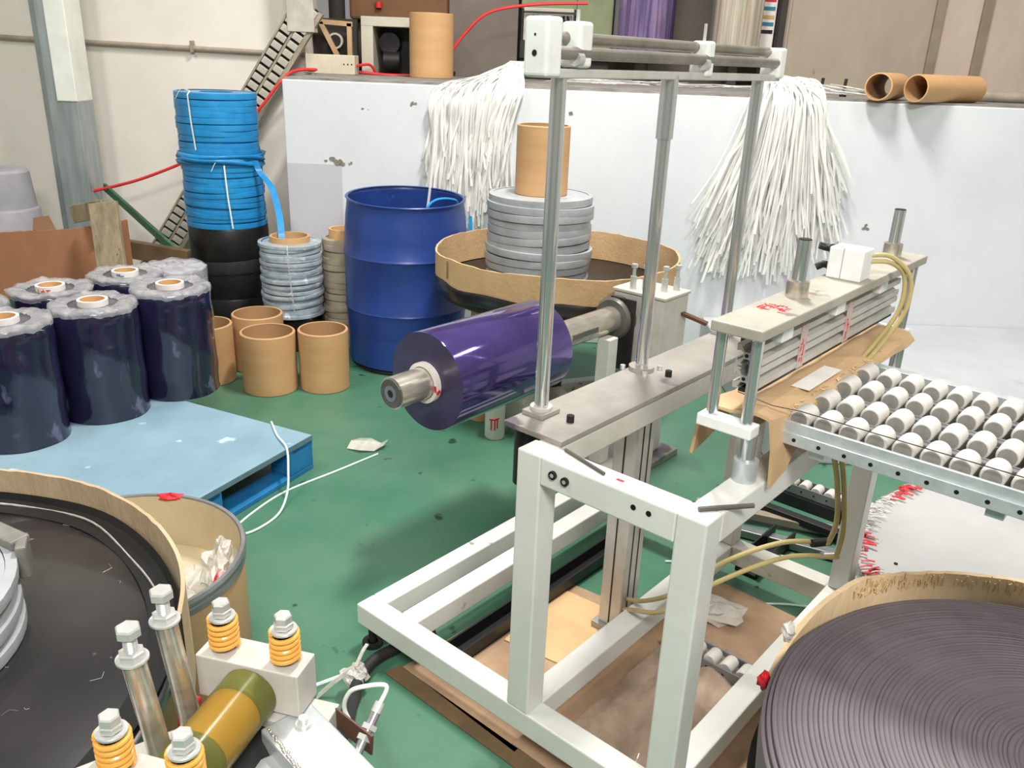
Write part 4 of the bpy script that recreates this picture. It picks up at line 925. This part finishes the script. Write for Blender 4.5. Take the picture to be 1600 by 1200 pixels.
floor_sheet(cbs, [(0.30, 0.30), (0.62, 0.26), (0.64, 0.5), (0.34, 0.55)][::-1], 0.0055, 'cardboard_pale')
ps = thing('plastic_sheet', P(0.4, 0.8, 0.012), 'crinkled brown-tinted plastic film spread inside the right half of the frame', 'plastic sheet')
rnd = random.Random(81); vs = []; nU, nV = 22, 22
for i in range(nU + 1):
    for j in range(nV + 1):
        u = 0.08 + 0.62 * i / nU; v = 0.655 + 0.27 * j / nV
        w = 0.020 * abs(sin(v * 34 + 3.5 * sin(u * 4) + u * 9)) + 0.010 * abs(sin(v * 61 + u * 20)) + rnd.uniform(0, 0.004)
        vs.append(P(u + rnd.uniform(-0.006, 0.006), v, 0.013 + w * sin(pi * min(1, max(0.1, j / nV)))))
link('film', MB().add(vs, [(i * (nV + 1) + j, i * (nV + 1) + j + 1, (i + 1) * (nV + 1) + j + 1, (i + 1) * (nV + 1) + j) for i in range(nU) for j in range(nV)]), 'plastic_brown' if 'plastic_brown' in MATS else 'plastic_clear', ps, smooth=True, angle=180)
tag(link('plastic_scrap', crumple(MB(), P(0.83, 0.70, 0.035), 0.09, 0.06, 0.025, 85, 16, 8), 'plastic_clear', origin=P(0.83, 0.7, 0)), 'crumpled clear plastic bag on the cardboard beside the floor rollers', 'plastic bag')
# loose roller tracks on the floor
def track(label, p0, d, n, z0, sd, wheel=0.020, pitch=0.05, start=0.02):
    d = Vector(d).normalized(); t = thing('roller_track', p0, label, 'roller track', 'short roller tracks on the floor'); p0 = Vector(p0); L = n * pitch + start * 2
    up = Vector((0, 0, 1))
    for s_ in (-1, 1):
        r = link('side_rail', MB().bar(p0 + sd * (s_ * 0.035) + up * (z0 + 0.02), p0 + sd * (s_ * 0.035) + d * L + up * (z0 + 0.02), 0.005, 0.036), 'rim_grey', t)
        for k in range(n): link('rail_hole', MB().cyl(p0 + sd * (s_ * 0.0378) + d * (start + pitch * (k + 0.5)) + up * (z0 + 0.02), p0 + sd * (s_ * 0.0384) + d * (start + pitch * (k + 0.5)) + up * (z0 + 0.02), 0.004, 8), 'black', r)
    first = None
    for k in range(n):
        c = p0 + d * (start + pitch * (k + 0.5)) + up * (z0 + 0.03)
        if first is None:
            first = link('roller', MB().lathe((0, 0, 0), [(0, -0.025), (0.017, -0.025), (wheel, -0.02), (wheel, 0.02), (0.017, 0.025), (0, 0.025)], 16, axis=sd), 'roller_white', t, smooth=True)
            first.data.transform(Matrix.Translation(p0)); first.location = c - p0
        else:
            r = first.copy(); COL.objects.link(r); r.location = c - p0
    return t
track('short roller track lying on the cardboard inside the white frame', P(0.62, 0.66, 0.012), BX, 7, 0.0, AX)
track('roller track lying on the floor beyond the white frame', P(1.74, 0.30, 0.0), BX, 22, 0.05, AX)
link_blk = thing('support_board', P(1.8, 0.3, 0), 'dark board under the far roller track on the floor', 'board')
link('board', MB().box(1.69, 1.79, 0.29, 1.5, 0, 0.048, fn=P), 'steel_dark', link_blk)
# dark steel channels behind the frame
for i, (u0, u1, v0, v1, h, lab) in enumerate(((0.10, 1.05, 0.222, 0.285, 0.05, 'long black steel channel on the floor along the left base rail'), (1.12, 1.42, 0.62, 0.70, 0.06, 'short black steel channel lying behind the white frame'))):
    c = thing('steel_channel', P(u0, v0, 0), lab, 'steel channel')
    link('web', MB().box(u0, u1, v0, v1, 0.006, 0.014, fn=P), 'black', c)
    link('flange', MB().box(u0, u1, v0, v0 + 0.006, 0.006, h, fn=P), 'black', c)
    link('flange', MB().box(u0, u1, v1 - 0.006, v1, 0.006, h, fn=P), 'black', c)
for i, (a, b, m, lab) in enumerate((((1.30, 0.35), (1.45, 0.9), 'rim_grey', 'grey steel bar lying on the floor behind the mast'), ((1.38, 0.32), (1.62, 0.85), 'chain_rail', 'beige batten lying on the floor behind the mast'), ((1.50, 0.38), (1.58, 1.0), 'steel_dark', 'dark steel bar lying on the floor behind the mast'))):
    tag(link('floor_bar', MB().bar(P(a[0], a[1], 0.02 + 0.022 * i), P(b[0], b[1], 0.02), 0.04, 0.03), m, origin=P(a[0], a[1], 0), bev=0.003), lab, 'bar')
wc = thing('white_canister', (-0.07, 3.45, 0), 'white plastic canister with red print on the floor under the film roll', 'canister')
link('body', MB().lathe((-0.07, 3.45, 0), [(0, 0), (0.04, 0), (0.045, 0.008), (0.045, 0.28), (0.03, 0.30), (0.018, 0.31), (0.018, 0.33), (0, 0.33)], 28), 'core_white', wc, smooth=True)
mb = MB()
for k, (a0, z0, z1) in enumerate(((-1.9, 0.05, 0.10), (-1.55, 0.05, 0.10), (-1.3, 0.06, 0.105))):
    p = Vector((-0.07 + cos(a0) * 0.0455, 3.45 + sin(a0) * 0.0455, 0)); tn = Vector((-sin(a0), cos(a0), 0))
    mb.bar(p + Vector((0, 0, z0)), p + Vector((0, 0, z1)), 0.006, 0.002, up=(cos(a0), sin(a0), 0)); mb.bar(p - tn * 0.01 + Vector((0, 0, z1)), p + tn * 0.008 + Vector((0, 0, z1 + 0.003)), 0.002, 0.006)
link('red_print', mb, 'print_red', wc)
# strings on the floor
def string(label, pts, r=0.0035, m='string_white'):
    tag(link('strap_piece', MB().tube(smooth_path(pts, 7), r, 6), m, origin=pts[0], smooth=True), label, 'strap')
string('white strap hanging over the pallet corner onto the floor', [(-0.99, 3.17, 0.156), (-0.93, 3.04, 0.157), (-0.865, 2.935, 0.155), (-0.842, 2.86, 0.10), (-0.835, 2.80, 0.03), (-0.84, 2.68, 0.006), (-0.90, 2.56, 0.005), (-0.965, 2.55, 0.004), (-0.94, 2.68, 0.004), (-0.86, 2.86, 0.004), (-0.70, 3.05, 0.004), (-0.56, 3.22, 0.004)], 0.0045)
string('pale strap on the floor right of the white frame, nearer the tape-fringed disc', [P(0.95, 0.72, 0.004), P(1.08, 0.86, 0.004), P(1.14, 1.05, 0.004), P(1.10, 1.25, 0.004)])
string('pale strap on the floor beyond the white frame, farther from the plum coil', [P(1.24, 0.74, 0.004), P(1.22, 0.90, 0.004), P(1.24, 1.05, 0.004), P(1.2, 1.2, 0.004)])
string('short pale strap lying beside the black steel channel behind the frame', [P(1.0, 0.42, 0.004), P(1.1, 0.52, 0.004), P(1.25, 0.60, 0.004), P(1.3, 0.75, 0.03)])
tag(link('plastic_scrap', MB().add([(-0.70, 3.26, 0.004), (-0.64, 3.23, 0.012), (-0.58, 3.24, 0.006), (-0.545, 3.27, 0.02), (-0.53, 3.31, 0.03), (-0.56, 3.31, 0.012), (-0.61, 3.34, 0.02), (-0.66, 3.36, 0.008), (-0.69, 3.31, 0.02), (-0.62, 3.29, 0.03)], [(0, 1, 9), (1, 2, 9), (2, 3, 5), (3, 4, 5), (2, 5, 9), (5, 6, 9), (6, 7, 9), (7, 8, 9), (8, 0, 9)]), 'plastic_clear', origin=(-0.62, 3.28, 0), solid=0.002), 'scrap of clear plastic on the green floor beside the pallet corner', 'plastic scrap')
# hoses inside the frame
hz = thing('air_hose', P(0.6, 0.97, 0), 'pair of yellowed air hoses drooping through the frame below the conveyor', 'hose')
tee = P(0.66, 1.04, 0.50)
link('hose', MB().tube(smooth_path([P(0.57, 1.035, 0.79), P(0.60, 1.05, 0.70), P(0.64, 1.055, 0.58), tee]), 0.0065, 10), 'hose_yellow', hz, smooth=True)
link('hose', MB().tube(smooth_path([P(0.575, 1.05, 0.80), P(0.615, 1.065, 0.68), P(0.66, 1.07, 0.55), P(0.68, 1.06, 0.46)]), 0.0065, 10), 'hose_yellow', hz, smooth=True)
link('hose', MB().tube(smooth_path([tee, P(0.60, 0.95, 0.49), P(0.52, 0.84, 0.42), P(0.48, 0.74, 0.30), P(0.52, 0.62, 0.19), P(0.58, 0.52, 0.12)]), 0.0065, 10), 'hose_yellow', hz, smooth=True)
link('hose', MB().tube(smooth_path([P(0.68, 1.06, 0.46), P(0.60, 0.96, 0.45), P(0.50, 0.84, 0.37), P(0.46, 0.72, 0.24), P(0.50, 0.60, 0.16), P(0.6, 0.5, 0.06)]), 0.0065, 10), 'hose_yellow', hz, smooth=True)
link('connector', MB().cyl(tee + AX * -0.03 - BX * 0.03, tee + AX * 0.012, 0.0105, 14), 'steel_dark', hz, smooth=True)
link('connector', MB().cyl(P(0.68, 1.06, 0.46) + AX * -0.02 - BX * 0.03, P(0.68, 1.06, 0.46) + AX * 0.012, 0.0095, 14), 'zinc_bolt', hz, smooth=True)

# ================================================================== LEFT CORNER
bd = thing('cardboard_barrel', (-2.55, 4.52, 0), 'wide rust-brown cardboard barrel behind the wrapped rolls at left', 'barrel')
w_ = card_ring(bd, -2.62, 4.62, 0.0, 0.70, 0.50, 'cardboard_rust', th=0.01, seed=33, wav=0.004, gap=(radians(176), radians(352)))
link('flap', MB().add([(-2.44, 4.18, 0.70), (-2.34, 4.22, 0.69), (-2.38, 4.24, 0.765), (-2.45, 4.22, 0.755)], [(0, 1, 2, 3)]), 'brown', bd, solid=0.006)
pk = thing('wooden_plank', (-2.05, 4.12, 0), 'weathered grey wooden plank leaning against the brown cardboard barrel', 'plank')
link('board', MB().bar((-2.0, 4.05, 0.42), (-2.075, 4.20, 0.85), 0.14, 0.03, up=(0, -1, 0.3)), 'wood_grey', pk, bev=0.003)
link('board', MB().bar((-1.93, 3.99, 0.0), (-2.0, 4.05, 0.42), 0.14, 0.03, up=(0, -1, 0.3)), 'wood_grey', pk, bev=0.003)
link('batten', MB().bar((-2.30, 4.34, 0.76), (-2.10, 4.28, 0.81), 0.05, 0.09), 'wood_grey', pk, bev=0.003)
bkt = thing('grey_bucket', (-3.22, 5.25, 0), 'pale grey plastic bin at the left frame edge behind the barrel', 'bin')
link('body', MB().lathe((-3.22, 5.25, 0), [(0, 0), (0.20, 0), (0.215, 0.02), (0.20, 0.60), (0.195, 0.61), (0.187, 0.615), (0.17, 0.83), (0.155, 0.845), (0, 0.85)], 40), 'bucket_grey', bkt, smooth=True)
for i, (p, q, w, h, m, lab) in enumerate((((-2.28, 4.75, 0.50), (-1.88, 4.72, 0.455), 0.05, 0.10, 'wood_dark', 'dark wooden board leaning behind the plank near the black coil'), ((-2.75, 5.62, 0.70), (-1.96, 4.76, 0.48), 0.02, 0.05, 'wood_green', 'green painted batten sloping down beside the barrel'), ((-2.2, 4.62, 0.36), (-1.92, 4.6, 0.37), 0.08, 0.02, 'cardboard_pale', 'yellowish strip of wood lying near the black coil'))):
    tag(link('wood_board', MB().bar(p, q, w, h), m, origin=p, bev=0.003), lab, 'board')
cr = thing('wooden_crate', (-2.1, 4.85, 0), 'low dark wooden crate under the boards left of the black coil', 'crate')
link('body', MB().box(-2.08, -1.975, 4.62, 4.95, 0.0, 0.35), 'wood_dark', cr, bev=0.005)

# ================================================================== CABLE CHAIN AND RED HOSE
cc = thing('cable_chain', (-2.42, 5.75, 0), 'beige ladder-like cable chain rising diagonally along the left wall', 'cable chain')
c0, c1 = Vector((-2.56, 5.74, 0.10)), Vector((-1.36, 5.74, 1.86)); dC = (c1 - c0).normalized(); sC = Vector((dC.z, 0, -dC.x))
LC = (c1 - c0).length; nC = 36
for s_, w in ((-0.085, 0.012), (0.0, 0.014), (0.085, 0.03)):
    link('side_rail', MB().bar(c0 + sC * s_, c1 + sC * s_, 0.05, w, up=tuple(sC)), 'chain_rail', cc)
first = None
for k in range(nC):
    for s_ in (-0.042, 0.042):
        p = c0 + dC * (LC * (k + 0.5) / nC) + sC * s_ + Vector((0, -0.022, 0))
        if first is None:
            first = link('link_plate', MB().bar(-dC * 0.021, dC * 0.021, 0.026, 0.064, up=tuple(sC)), 'chain_grey', cc, bev=0.004)
            first.data.transform(Matrix.Translation(wloc(cc))); first.location = p - wloc(cc)
        else:
            o = first.copy(); COL.objects.link(o); o.location = p - wloc(cc)
link('end_bracket', MB().box(-1.50, -1.33, 5.70, 5.80, 1.70, 2.2), 'chain_grey', cc, bev=0.004)
link('backing', MB().bar(c0 + Vector((0, 0.012, 0)), c1 + Vector((0, 0.012, 0)), 0.02, 0.17, up=tuple(sC)), 'steel_dark', cc)
rh = thing('red_hose', (-2.8, 5.6, 0.7), 'thin red air hose running from the column past the blue coils to the ledge', 'hose')
link('hose', MB().tube(smooth_path([(-2.80, 5.55, 0.68), (-2.45, 5.58, 0.78), (-2.0, 5.6, 0.98), (-1.72, 5.62, 1.20), (-1.55, 5.66, 1.40), (-1.45, 5.74, WZ + 0.03), (-1.2, 5.9, WZ + 0.03), (-1.08, 5.95, 1.47), (-0.85, 6.02, 1.46), (-0.60, 6.05, 1.50), (-0.42, 6.05, 1.72), (-0.25, 6.05, 1.87), (0.05, 6.05, 1.93), (0.4, 6.05, 1.95)], 8), 0.010, 10), 'hose_red', rh, smooth=True)
link('hose', MB().tube(smooth_path([(-1.10, 5.86, 1.51), (-1.03, 5.95, 1.52), (-1.0, 6.0, 1.47)], 6), 0.009, 8), 'hose_red', rh, smooth=True)

# ================================================================== THINGS ON THE LEDGE
LZ = WZ + 0.012
jb = thing('junction_box', (-1.26, 5.86, LZ), 'cream metal box with three small holes on the ledge beside the chain', 'box')
link('body', MB().box(-1.42, -1.10, 5.80, 5.94, LZ, LZ + 0.118), 'machine_cream', jb, bev=0.004)
for x in (-1.17, -1.145, -1.12): link('hole', MB().cyl((x, 5.8005, LZ + 0.062), (x, 5.7985, LZ + 0.062), 0.005, 10), 'black', jb)
link('handle', MB().tube([(-1.48, 5.82, LZ + 0.14), (-1.42, 5.82, LZ + 0.14), (-1.41, 5.82, LZ + 0.10)], 0.008, 8), 'machine_cream', jb, smooth=True)
bf = thing('bracket_frame', (-1.3, 6.05, LZ), 'tan triangular bracket frame above the cream box', 'frame')
link('top_bar', MB().bar((-1.47, 6.02, 1.78), (-1.15, 6.02, 1.765), 0.03, 0.03), 'machine_tan', bf)
link('post', MB().bar((-1.17, 6.02, LZ), (-1.17, 6.02, 1.77), 0.03, 0.03), 'machine_tan', bf)
link('diagonal', MB().bar((-1.36, 6.02, 1.77), (-1.22, 6.02, 1.50), 0.03, 0.03), 'machine_tan', bf)
link('post', MB().bar((-1.46, 6.04, LZ), (-1.46, 6.04, 1.78), 0.03, 0.03), 'machine_tan', bf)
gz = link('gauge', MB().cyl((-1.27, 6.06, 1.66), (-1.27, 6.03, 1.66), 0.05, 24), 'cabinet', bf, smooth=True)
link('gauge_face', MB().cyl((-1.27, 6.03, 1.66), (-1.27, 6.028, 1.66), 0.038, 24), 'steel_dark', gz)
link('back_plate', MB().box(-1.48, -1.14, 6.12, 6.16, LZ, 1.80), 'dark_room', bf)
cab = thing('grey_cabinet', (-0.9, 6.2, LZ), 'pale grey open cabinet with a dark blower inside behind the upright tube', 'cabinet')
link('frame_top', MB().box(-1.10, -0.55, 6.05, 6.5, 1.76, 1.82), 'cabinet', cab, bev=0.003)
link('frame_side', MB().box(-1.10, -1.02, 6.05, 6.5, LZ, 1.76), 'cabinet', cab, bev=0.003)
link('frame_side', MB().box(-0.60, -0.55, 6.05, 6.5, LZ, 1.76), 'cabinet', cab, bev=0.003)
link('interior', MB().box(-1.02, -0.60, 6.35, 6.4, LZ, 1.76), 'black', cab)
link('blower', MB().cyl((-0.93, 6.18, 1.66), (-0.93, 6.30, 1.66), 0.07, 24).cyl((-0.97, 6.2, 1.55), (-0.86, 6.2, 1.55), 0.06, 20), 'steel_dark', cab, smooth=True)
br = thing('brown_machine', (-0.9, 6.8, LZ), 'brown machine hood above the grey cabinet at the top edge', 'machine')
link('hood', MB().box(-1.30, -0.52, 6.7, 7.3, 1.82, 2.3), 'brown', br, bev=0.02)
link('leg', MB().box(-1.28, -1.20, 6.8, 6.9, LZ, 1.82), 'dark_room', br); link('leg', MB().box(-0.62, -0.54, 6.8, 6.9, LZ, 1.82), 'dark_room', br)
link('motor', MB().cyl((-1.40, 6.75, 2.0), (-1.40, 6.75, 1.80), 0.06, 20), 'dark_room', br, smooth=True)
link('red_knob', MB().cyl((-1.08, 6.68, 1.90), (-1.08, 6.68, 1.94), 0.025, 16), 'hose_red', br, smooth=True)
tpn = thing('taupe_screen', (-0.3, 6.65, LZ), 'plain dark taupe panel behind the upright tube', 'panel')
link('panel', MB().box(-0.56, -0.06, 6.62, 6.66, LZ, 2.6), 'taupe', tpn, bev=0.003)
for x in (-0.54, -0.10): link('foot', MB().box(x, x + 0.03, 6.55, 6.73, LZ, LZ + 0.03), 'steel_dark', tpn)
gm = thing('green_machine', (0.25, 6.7, LZ), 'olive green machine with a dark slot and rods behind the mast', 'machine')
link('upper_body', MB().box(-0.04, 0.62, 6.62, 7.2, 1.93, 2.6), 'machine_green', gm, bev=0.01)
link('face_plate', MB().box(-0.02, 0.34, 6.585, 6.62, 1.72, 1.94), 'cabinet', gm, bev=0.004)
link('slot', MB().box(-0.04, 0.36, 6.58, 6.7, 1.60, 1.72), 'black', gm)
link('lower_body', MB().box(-0.04, 0.62, 6.62, 7.2, LZ, 1.93), 'dark_room', gm, bev=0.01)
link('side_panel', MB().box(0.36, 0.62, 6.58, 6.63, 1.6, 2.5), 'machine_green', gm, bev=0.004)
for x in (0.10, 0.17, 0.27, 0.33):
    link('slide_rod', MB().cyl((x, 6.55, 1.60), (x, 6.55, 1.90), 0.008, 12), 'chrome', gm, smooth=True)
for x in (0.06, 0.28): link('valve_knob', MB().lathe((x, 6.55, 1.86), [(0, -0.03), (0.02, -0.03), (0.032, 0), (0.02, 0.03), (0, 0.03)], 16), 'black', gm, smooth=True)
link('rail', MB().box(-0.02, 0.36, 6.545, 6.56, 1.90, 1.915), 'black', gm)
fs = thing('film_curtain', (0.8, 6.3, LZ), 'shiny purple film hanging in a vertical roll above the ledge', 'film roll')
link('film', MB().lathe((0.82, 6.35, 0), [(0.20, 1.66), (0.203, 1.67), (0.203, 3.2)], 56, wob=lambda r, z, a: (r + 0.004 * sin(11 * a) + 0.003 * sin(19 * a + 1), z)), 'film_strip', fs, smooth=True)
link('spindle', MB().cyl((0.82, 6.35, LZ), (0.82, 6.35, 1.70), 0.05, 20), 'dark_room', fs, smooth=True)
link('base', MB().cyl((0.82, 6.35, LZ), (0.82, 6.35, LZ + 0.03), 0.14, 28), 'dark_room', fs, smooth=True)
sl = thing('silver_film_roll', (1.42, 6.2, LZ), 'shiny silver-gold film roll standing upright above the ledge', 'film roll')
link('film', MB().lathe((1.42, 6.2, 0), [(0.02, 1.69), (0.165, 1.69), (0.17, 1.70), (0.17, 3.0)], 56, wob=lambda r, z, a: (r + 0.002 * sin(9 * a), z)), 'film_silver', sl, smooth=True)
link('support', MB().box(1.28, 1.58, 6.1, 6.34, 1.655, 1.69), 'taupe', sl, bev=0.004)
link('post', MB().box(1.40, 1.46, 6.18, 6.24, LZ, 1.655), 'dark_room', sl)
lbd = thing('colour_chart', (1.70, 6.42, LZ), 'narrow white chart with red and teal bars beside the silver roll', 'chart')
link('board', MB().box(1.62, 1.745, 6.44, 6.455, 1.60, 2.10), 'core_white', lbd)
for k, (z, m) in enumerate(((2.04, 'print_red'), (1.985, 'print_teal'), (1.93, 'core_card'), (1.885, 'print_teal'), (1.835, 'steel_dark'))): link('bar', MB().box(1.635, 1.735, 6.4365, 6.44, z - 0.012, z + 0.012), m, lbd)
link('stand', MB().box(1.665, 1.70, 6.455, 6.48, LZ, 1.60), 'dark_room', lbd)
dp = thing('dark_post', (1.78, 6.4, LZ), 'dark brown post at the left edge of the tan panelling', 'post')
link('post', MB().box(1.755, 1.80, 6.36, 6.46, LZ, 3.4), 'dark_room', dp, bev=0.004)
link('base', MB().box(1.74, 1.815, 6.34, 6.47, LZ, LZ + 0.02), 'dark_room', dp)
# two cardboard tubes lying over the wall edge, one metal pipe behind
def lying_tube(p, q, r, label):
    p, q = Vector(p), Vector(q); L = (q - p).length
    t = thing('cardboard_tube', (p.x, p.y, WZ + 0.012), label, 'tube', 'cardboard tubes lying on the wall ledge')
    link('shell', MB().lathe(p, [(r - 0.007, 0), (r, 0.001), (r, L - 0.001), (r - 0.007, L)], 44, axis=q - p), 'tube_card', t, smooth=True)
    link('lining', MB().lathe(p, [(r - 0.007, 0), (r - 0.007, L)], 44, axis=q - p), 'tube_inside', t, smooth=True)
TZ = WZ + 0.012 + 0.0715
lying_tube((1.885, 4.76, TZ), (2.13, 5.12, TZ), 0.071, 'left one of two cardboard tubes lying on the wall, mostly hidden by its neighbour')
lying_tube((2.08, 4.75, TZ), (2.55, 5.07, TZ), 0.071, 'right one of two cardboard tubes lying on the wall ledge')
tag(link('metal_pipe', MB().cyl((2.60, 5.35, LZ + 0.032), (4.6, 5.4, LZ + 0.032), 0.03, 20), 'pipe', origin=(2.60, 5.35, LZ), smooth=True), 'dull metal pipe lying on the ledge right of the cardboard tubes', 'pipe')
for x, lab in ((1.74, 'dark steel pin standing on the ledge, nearer the right white straps'), (1.875, 'dark steel pin standing on the ledge, nearer the lying tubes')):
    tag(link('steel_pin', MB().cyl((x, 5.24, LZ), (x + 0.006, 5.24, LZ + 0.10), 0.009, 10).cyl((x, 5.24, LZ), (x, 5.24, LZ + 0.012), 0.02, 14), 'steel_dark', origin=(x, 5.24, LZ), smooth=True), lab, 'pin')

# ================================================================== HANGING WHITE STRAPS (uncountable)
def strap_bundle(name, label, n, seed, gen):
    rnd = random.Random(seed); t = thing(name, (0, WY, WZ) if False else gen(rnd)[0], label, 'straps'); t['kind'] = 'stuff'
    mb = MB()
    for k in range(n):
        pts = smooth_path([Vector((p_.x * 0.851, p_.y - 0.85, 1.6 - (1.6 - p_.z) * 0.851)) for p_ in gen(rnd)], 4); a0 = rnd.uniform(-0.6, 0.6); tw = rnd.uniform(-1.2, 1.2); sd = []
        for i in range(len(pts)):
            a = a0 + tw * i / len(pts); sd.append(Vector((cos(a), sin(a), 0.12)))
        mb.ribbon(pts, sd, rnd.uniform(0.008, 0.016))
    o = link('straps', mb, 'strap_white', t, smooth=True, angle=180); o['kind'] = 'stuff'
    return t
def genL(rnd):
    f = rnd.random() ** 0.85                       # 0 right .. 1 left
    kx = -0.02 - 0.62 * f
    s = Vector((rnd.uniform(-0.10, 0.03), 5.83 + rnd.uniform(-0.05, 0.05), 1.52 + rnd.uniform(-0.02, 0.06)))
    ex = kx + rnd.uniform(-0.05, 0.05); yy = 5.70 - 0.02 - abs(rnd.gauss(0, 0.02))
    top = Vector((0.55 * s.x + 0.45 * ex, 5.74 + rnd.uniform(-0.02, 0.04), 1.53 - 0.10 * f + rnd.uniform(-0.02, 0.03)))
    lip = Vector((0.15 * s.x + 0.85 * ex, yy + 0.0, 1.40 - 0.03 * f + rnd.uniform(-0.03, 0.03)))
    L = (0.30 + 0.58 * rnd.random() ** 0.7) * (0.75 + 0.35 * sin(pi * min(1, 0.15 + (1 - f) * 0.9)))
    dr_ = rnd.uniform(-0.06, 0.05) - 0.03
    p3 = lip + Vector((-0.05 * (1 - f) + dr_ * 0.3, rnd.uniform(-0.02, 0.01), -L * 0.4))
    p4 = lip + Vector((-0.06 * (1 - f) + dr_ * 0.7 + rnd.uniform(-0.02, 0.02), rnd.uniform(-0.03, 0.008), -L * 0.75))
    p5 = lip + Vector((-0.06 * (1 - f) + dr_ + rnd.uniform(-0.03, 0.03), rnd.uniform(-0.03, 0.008), -L))
    if top.z < WZ + 0.03: top.z = WZ + 0.03
    return [s, top, lip, p3, p4, p5]
strap_bundle('white_straps', 'left bundle of white plastic straps draped over the wall behind the drum', 560, 5, genL)
def genR(rnd):
    f = rnd.random()                               # 0 left .. 1 right
    s = Vector((1.56 + rnd.uniform(-0.08, 0.26), 5.80 + rnd.uniform(-0.05, 0.05), 1.50 + rnd.uniform(-0.04, 0.05)))
    yy = 5.70 - 0.02 - abs(rnd.gauss(0, 0.04))
    lip = Vector((1.47 + 0.42 * f + rnd.uniform(-0.03, 0.03), yy, 1.42 + rnd.uniform(-0.05, 0.05)))
    top = Vector((s.x * 0.6 + lip.x * 0.4, 5.72, 1.53 + rnd.uniform(-0.02, 0.02)))
    L = 0.55 + 0.62 * rnd.random() ** 0.8
    if f > 0.75: L *= 0.85
    spread = (f - 0.45) * 0.52 - 0.03 + rnd.uniform(-0.07, 0.07)
    p3 = lip + Vector((spread * 0.3, rnd.uniform(-0.03, 0.0), -L * 0.35)); p4 = lip + Vector((spread * 0.68 + rnd.uniform(-0.03, 0.03), rnd.uniform(-0.04, 0.0), -L * 0.7))
    p5 = lip + Vector((spread + rnd.uniform(-0.04, 0.04), rnd.uniform(-0.04, 0.0), -L))
    return [s, top, lip, p3, p4, p5]
strap_bundle('white_straps', 'right bundle of white plastic straps draped over the wall behind the press', 620, 6, genR)
# loose strap ends on the ledge
def genT(rnd):
    x = rnd.uniform(0.1, 1.45); s = Vector((x, 5.80 + rnd.uniform(-0.06, 0.06), LZ + 0.006 + rnd.uniform(0, 0.02)))
    return [s, s + Vector((0.15, rnd.uniform(-0.04, 0.04), 0.006)), s + Vector((0.3, rnd.uniform(-0.05, 0.05), rnd.uniform(0, 0.01)))]
strap_bundle('white_straps', 'loose white strap ends lying flat on the ledge between the bundles', 70, 7, genT)
def genU(rnd):
    x = rnd.uniform(1.7, 2.1); s = Vector((x, 5.78 + rnd.uniform(-0.05, 0.05), LZ + 0.01 + rnd.uniform(0, 0.05)))
    return [s, s + Vector((0.12, rnd.uniform(-0.03, 0.03), -0.012)), s + Vector((0.22, rnd.uniform(-0.04, 0.04), -0.004 - min(s.z - LZ - 0.008, 0.03)))]
strap_bundle('white_straps', 'few stiff white strap ends on the ledge left of the lying tubes', 26, 8, genU)
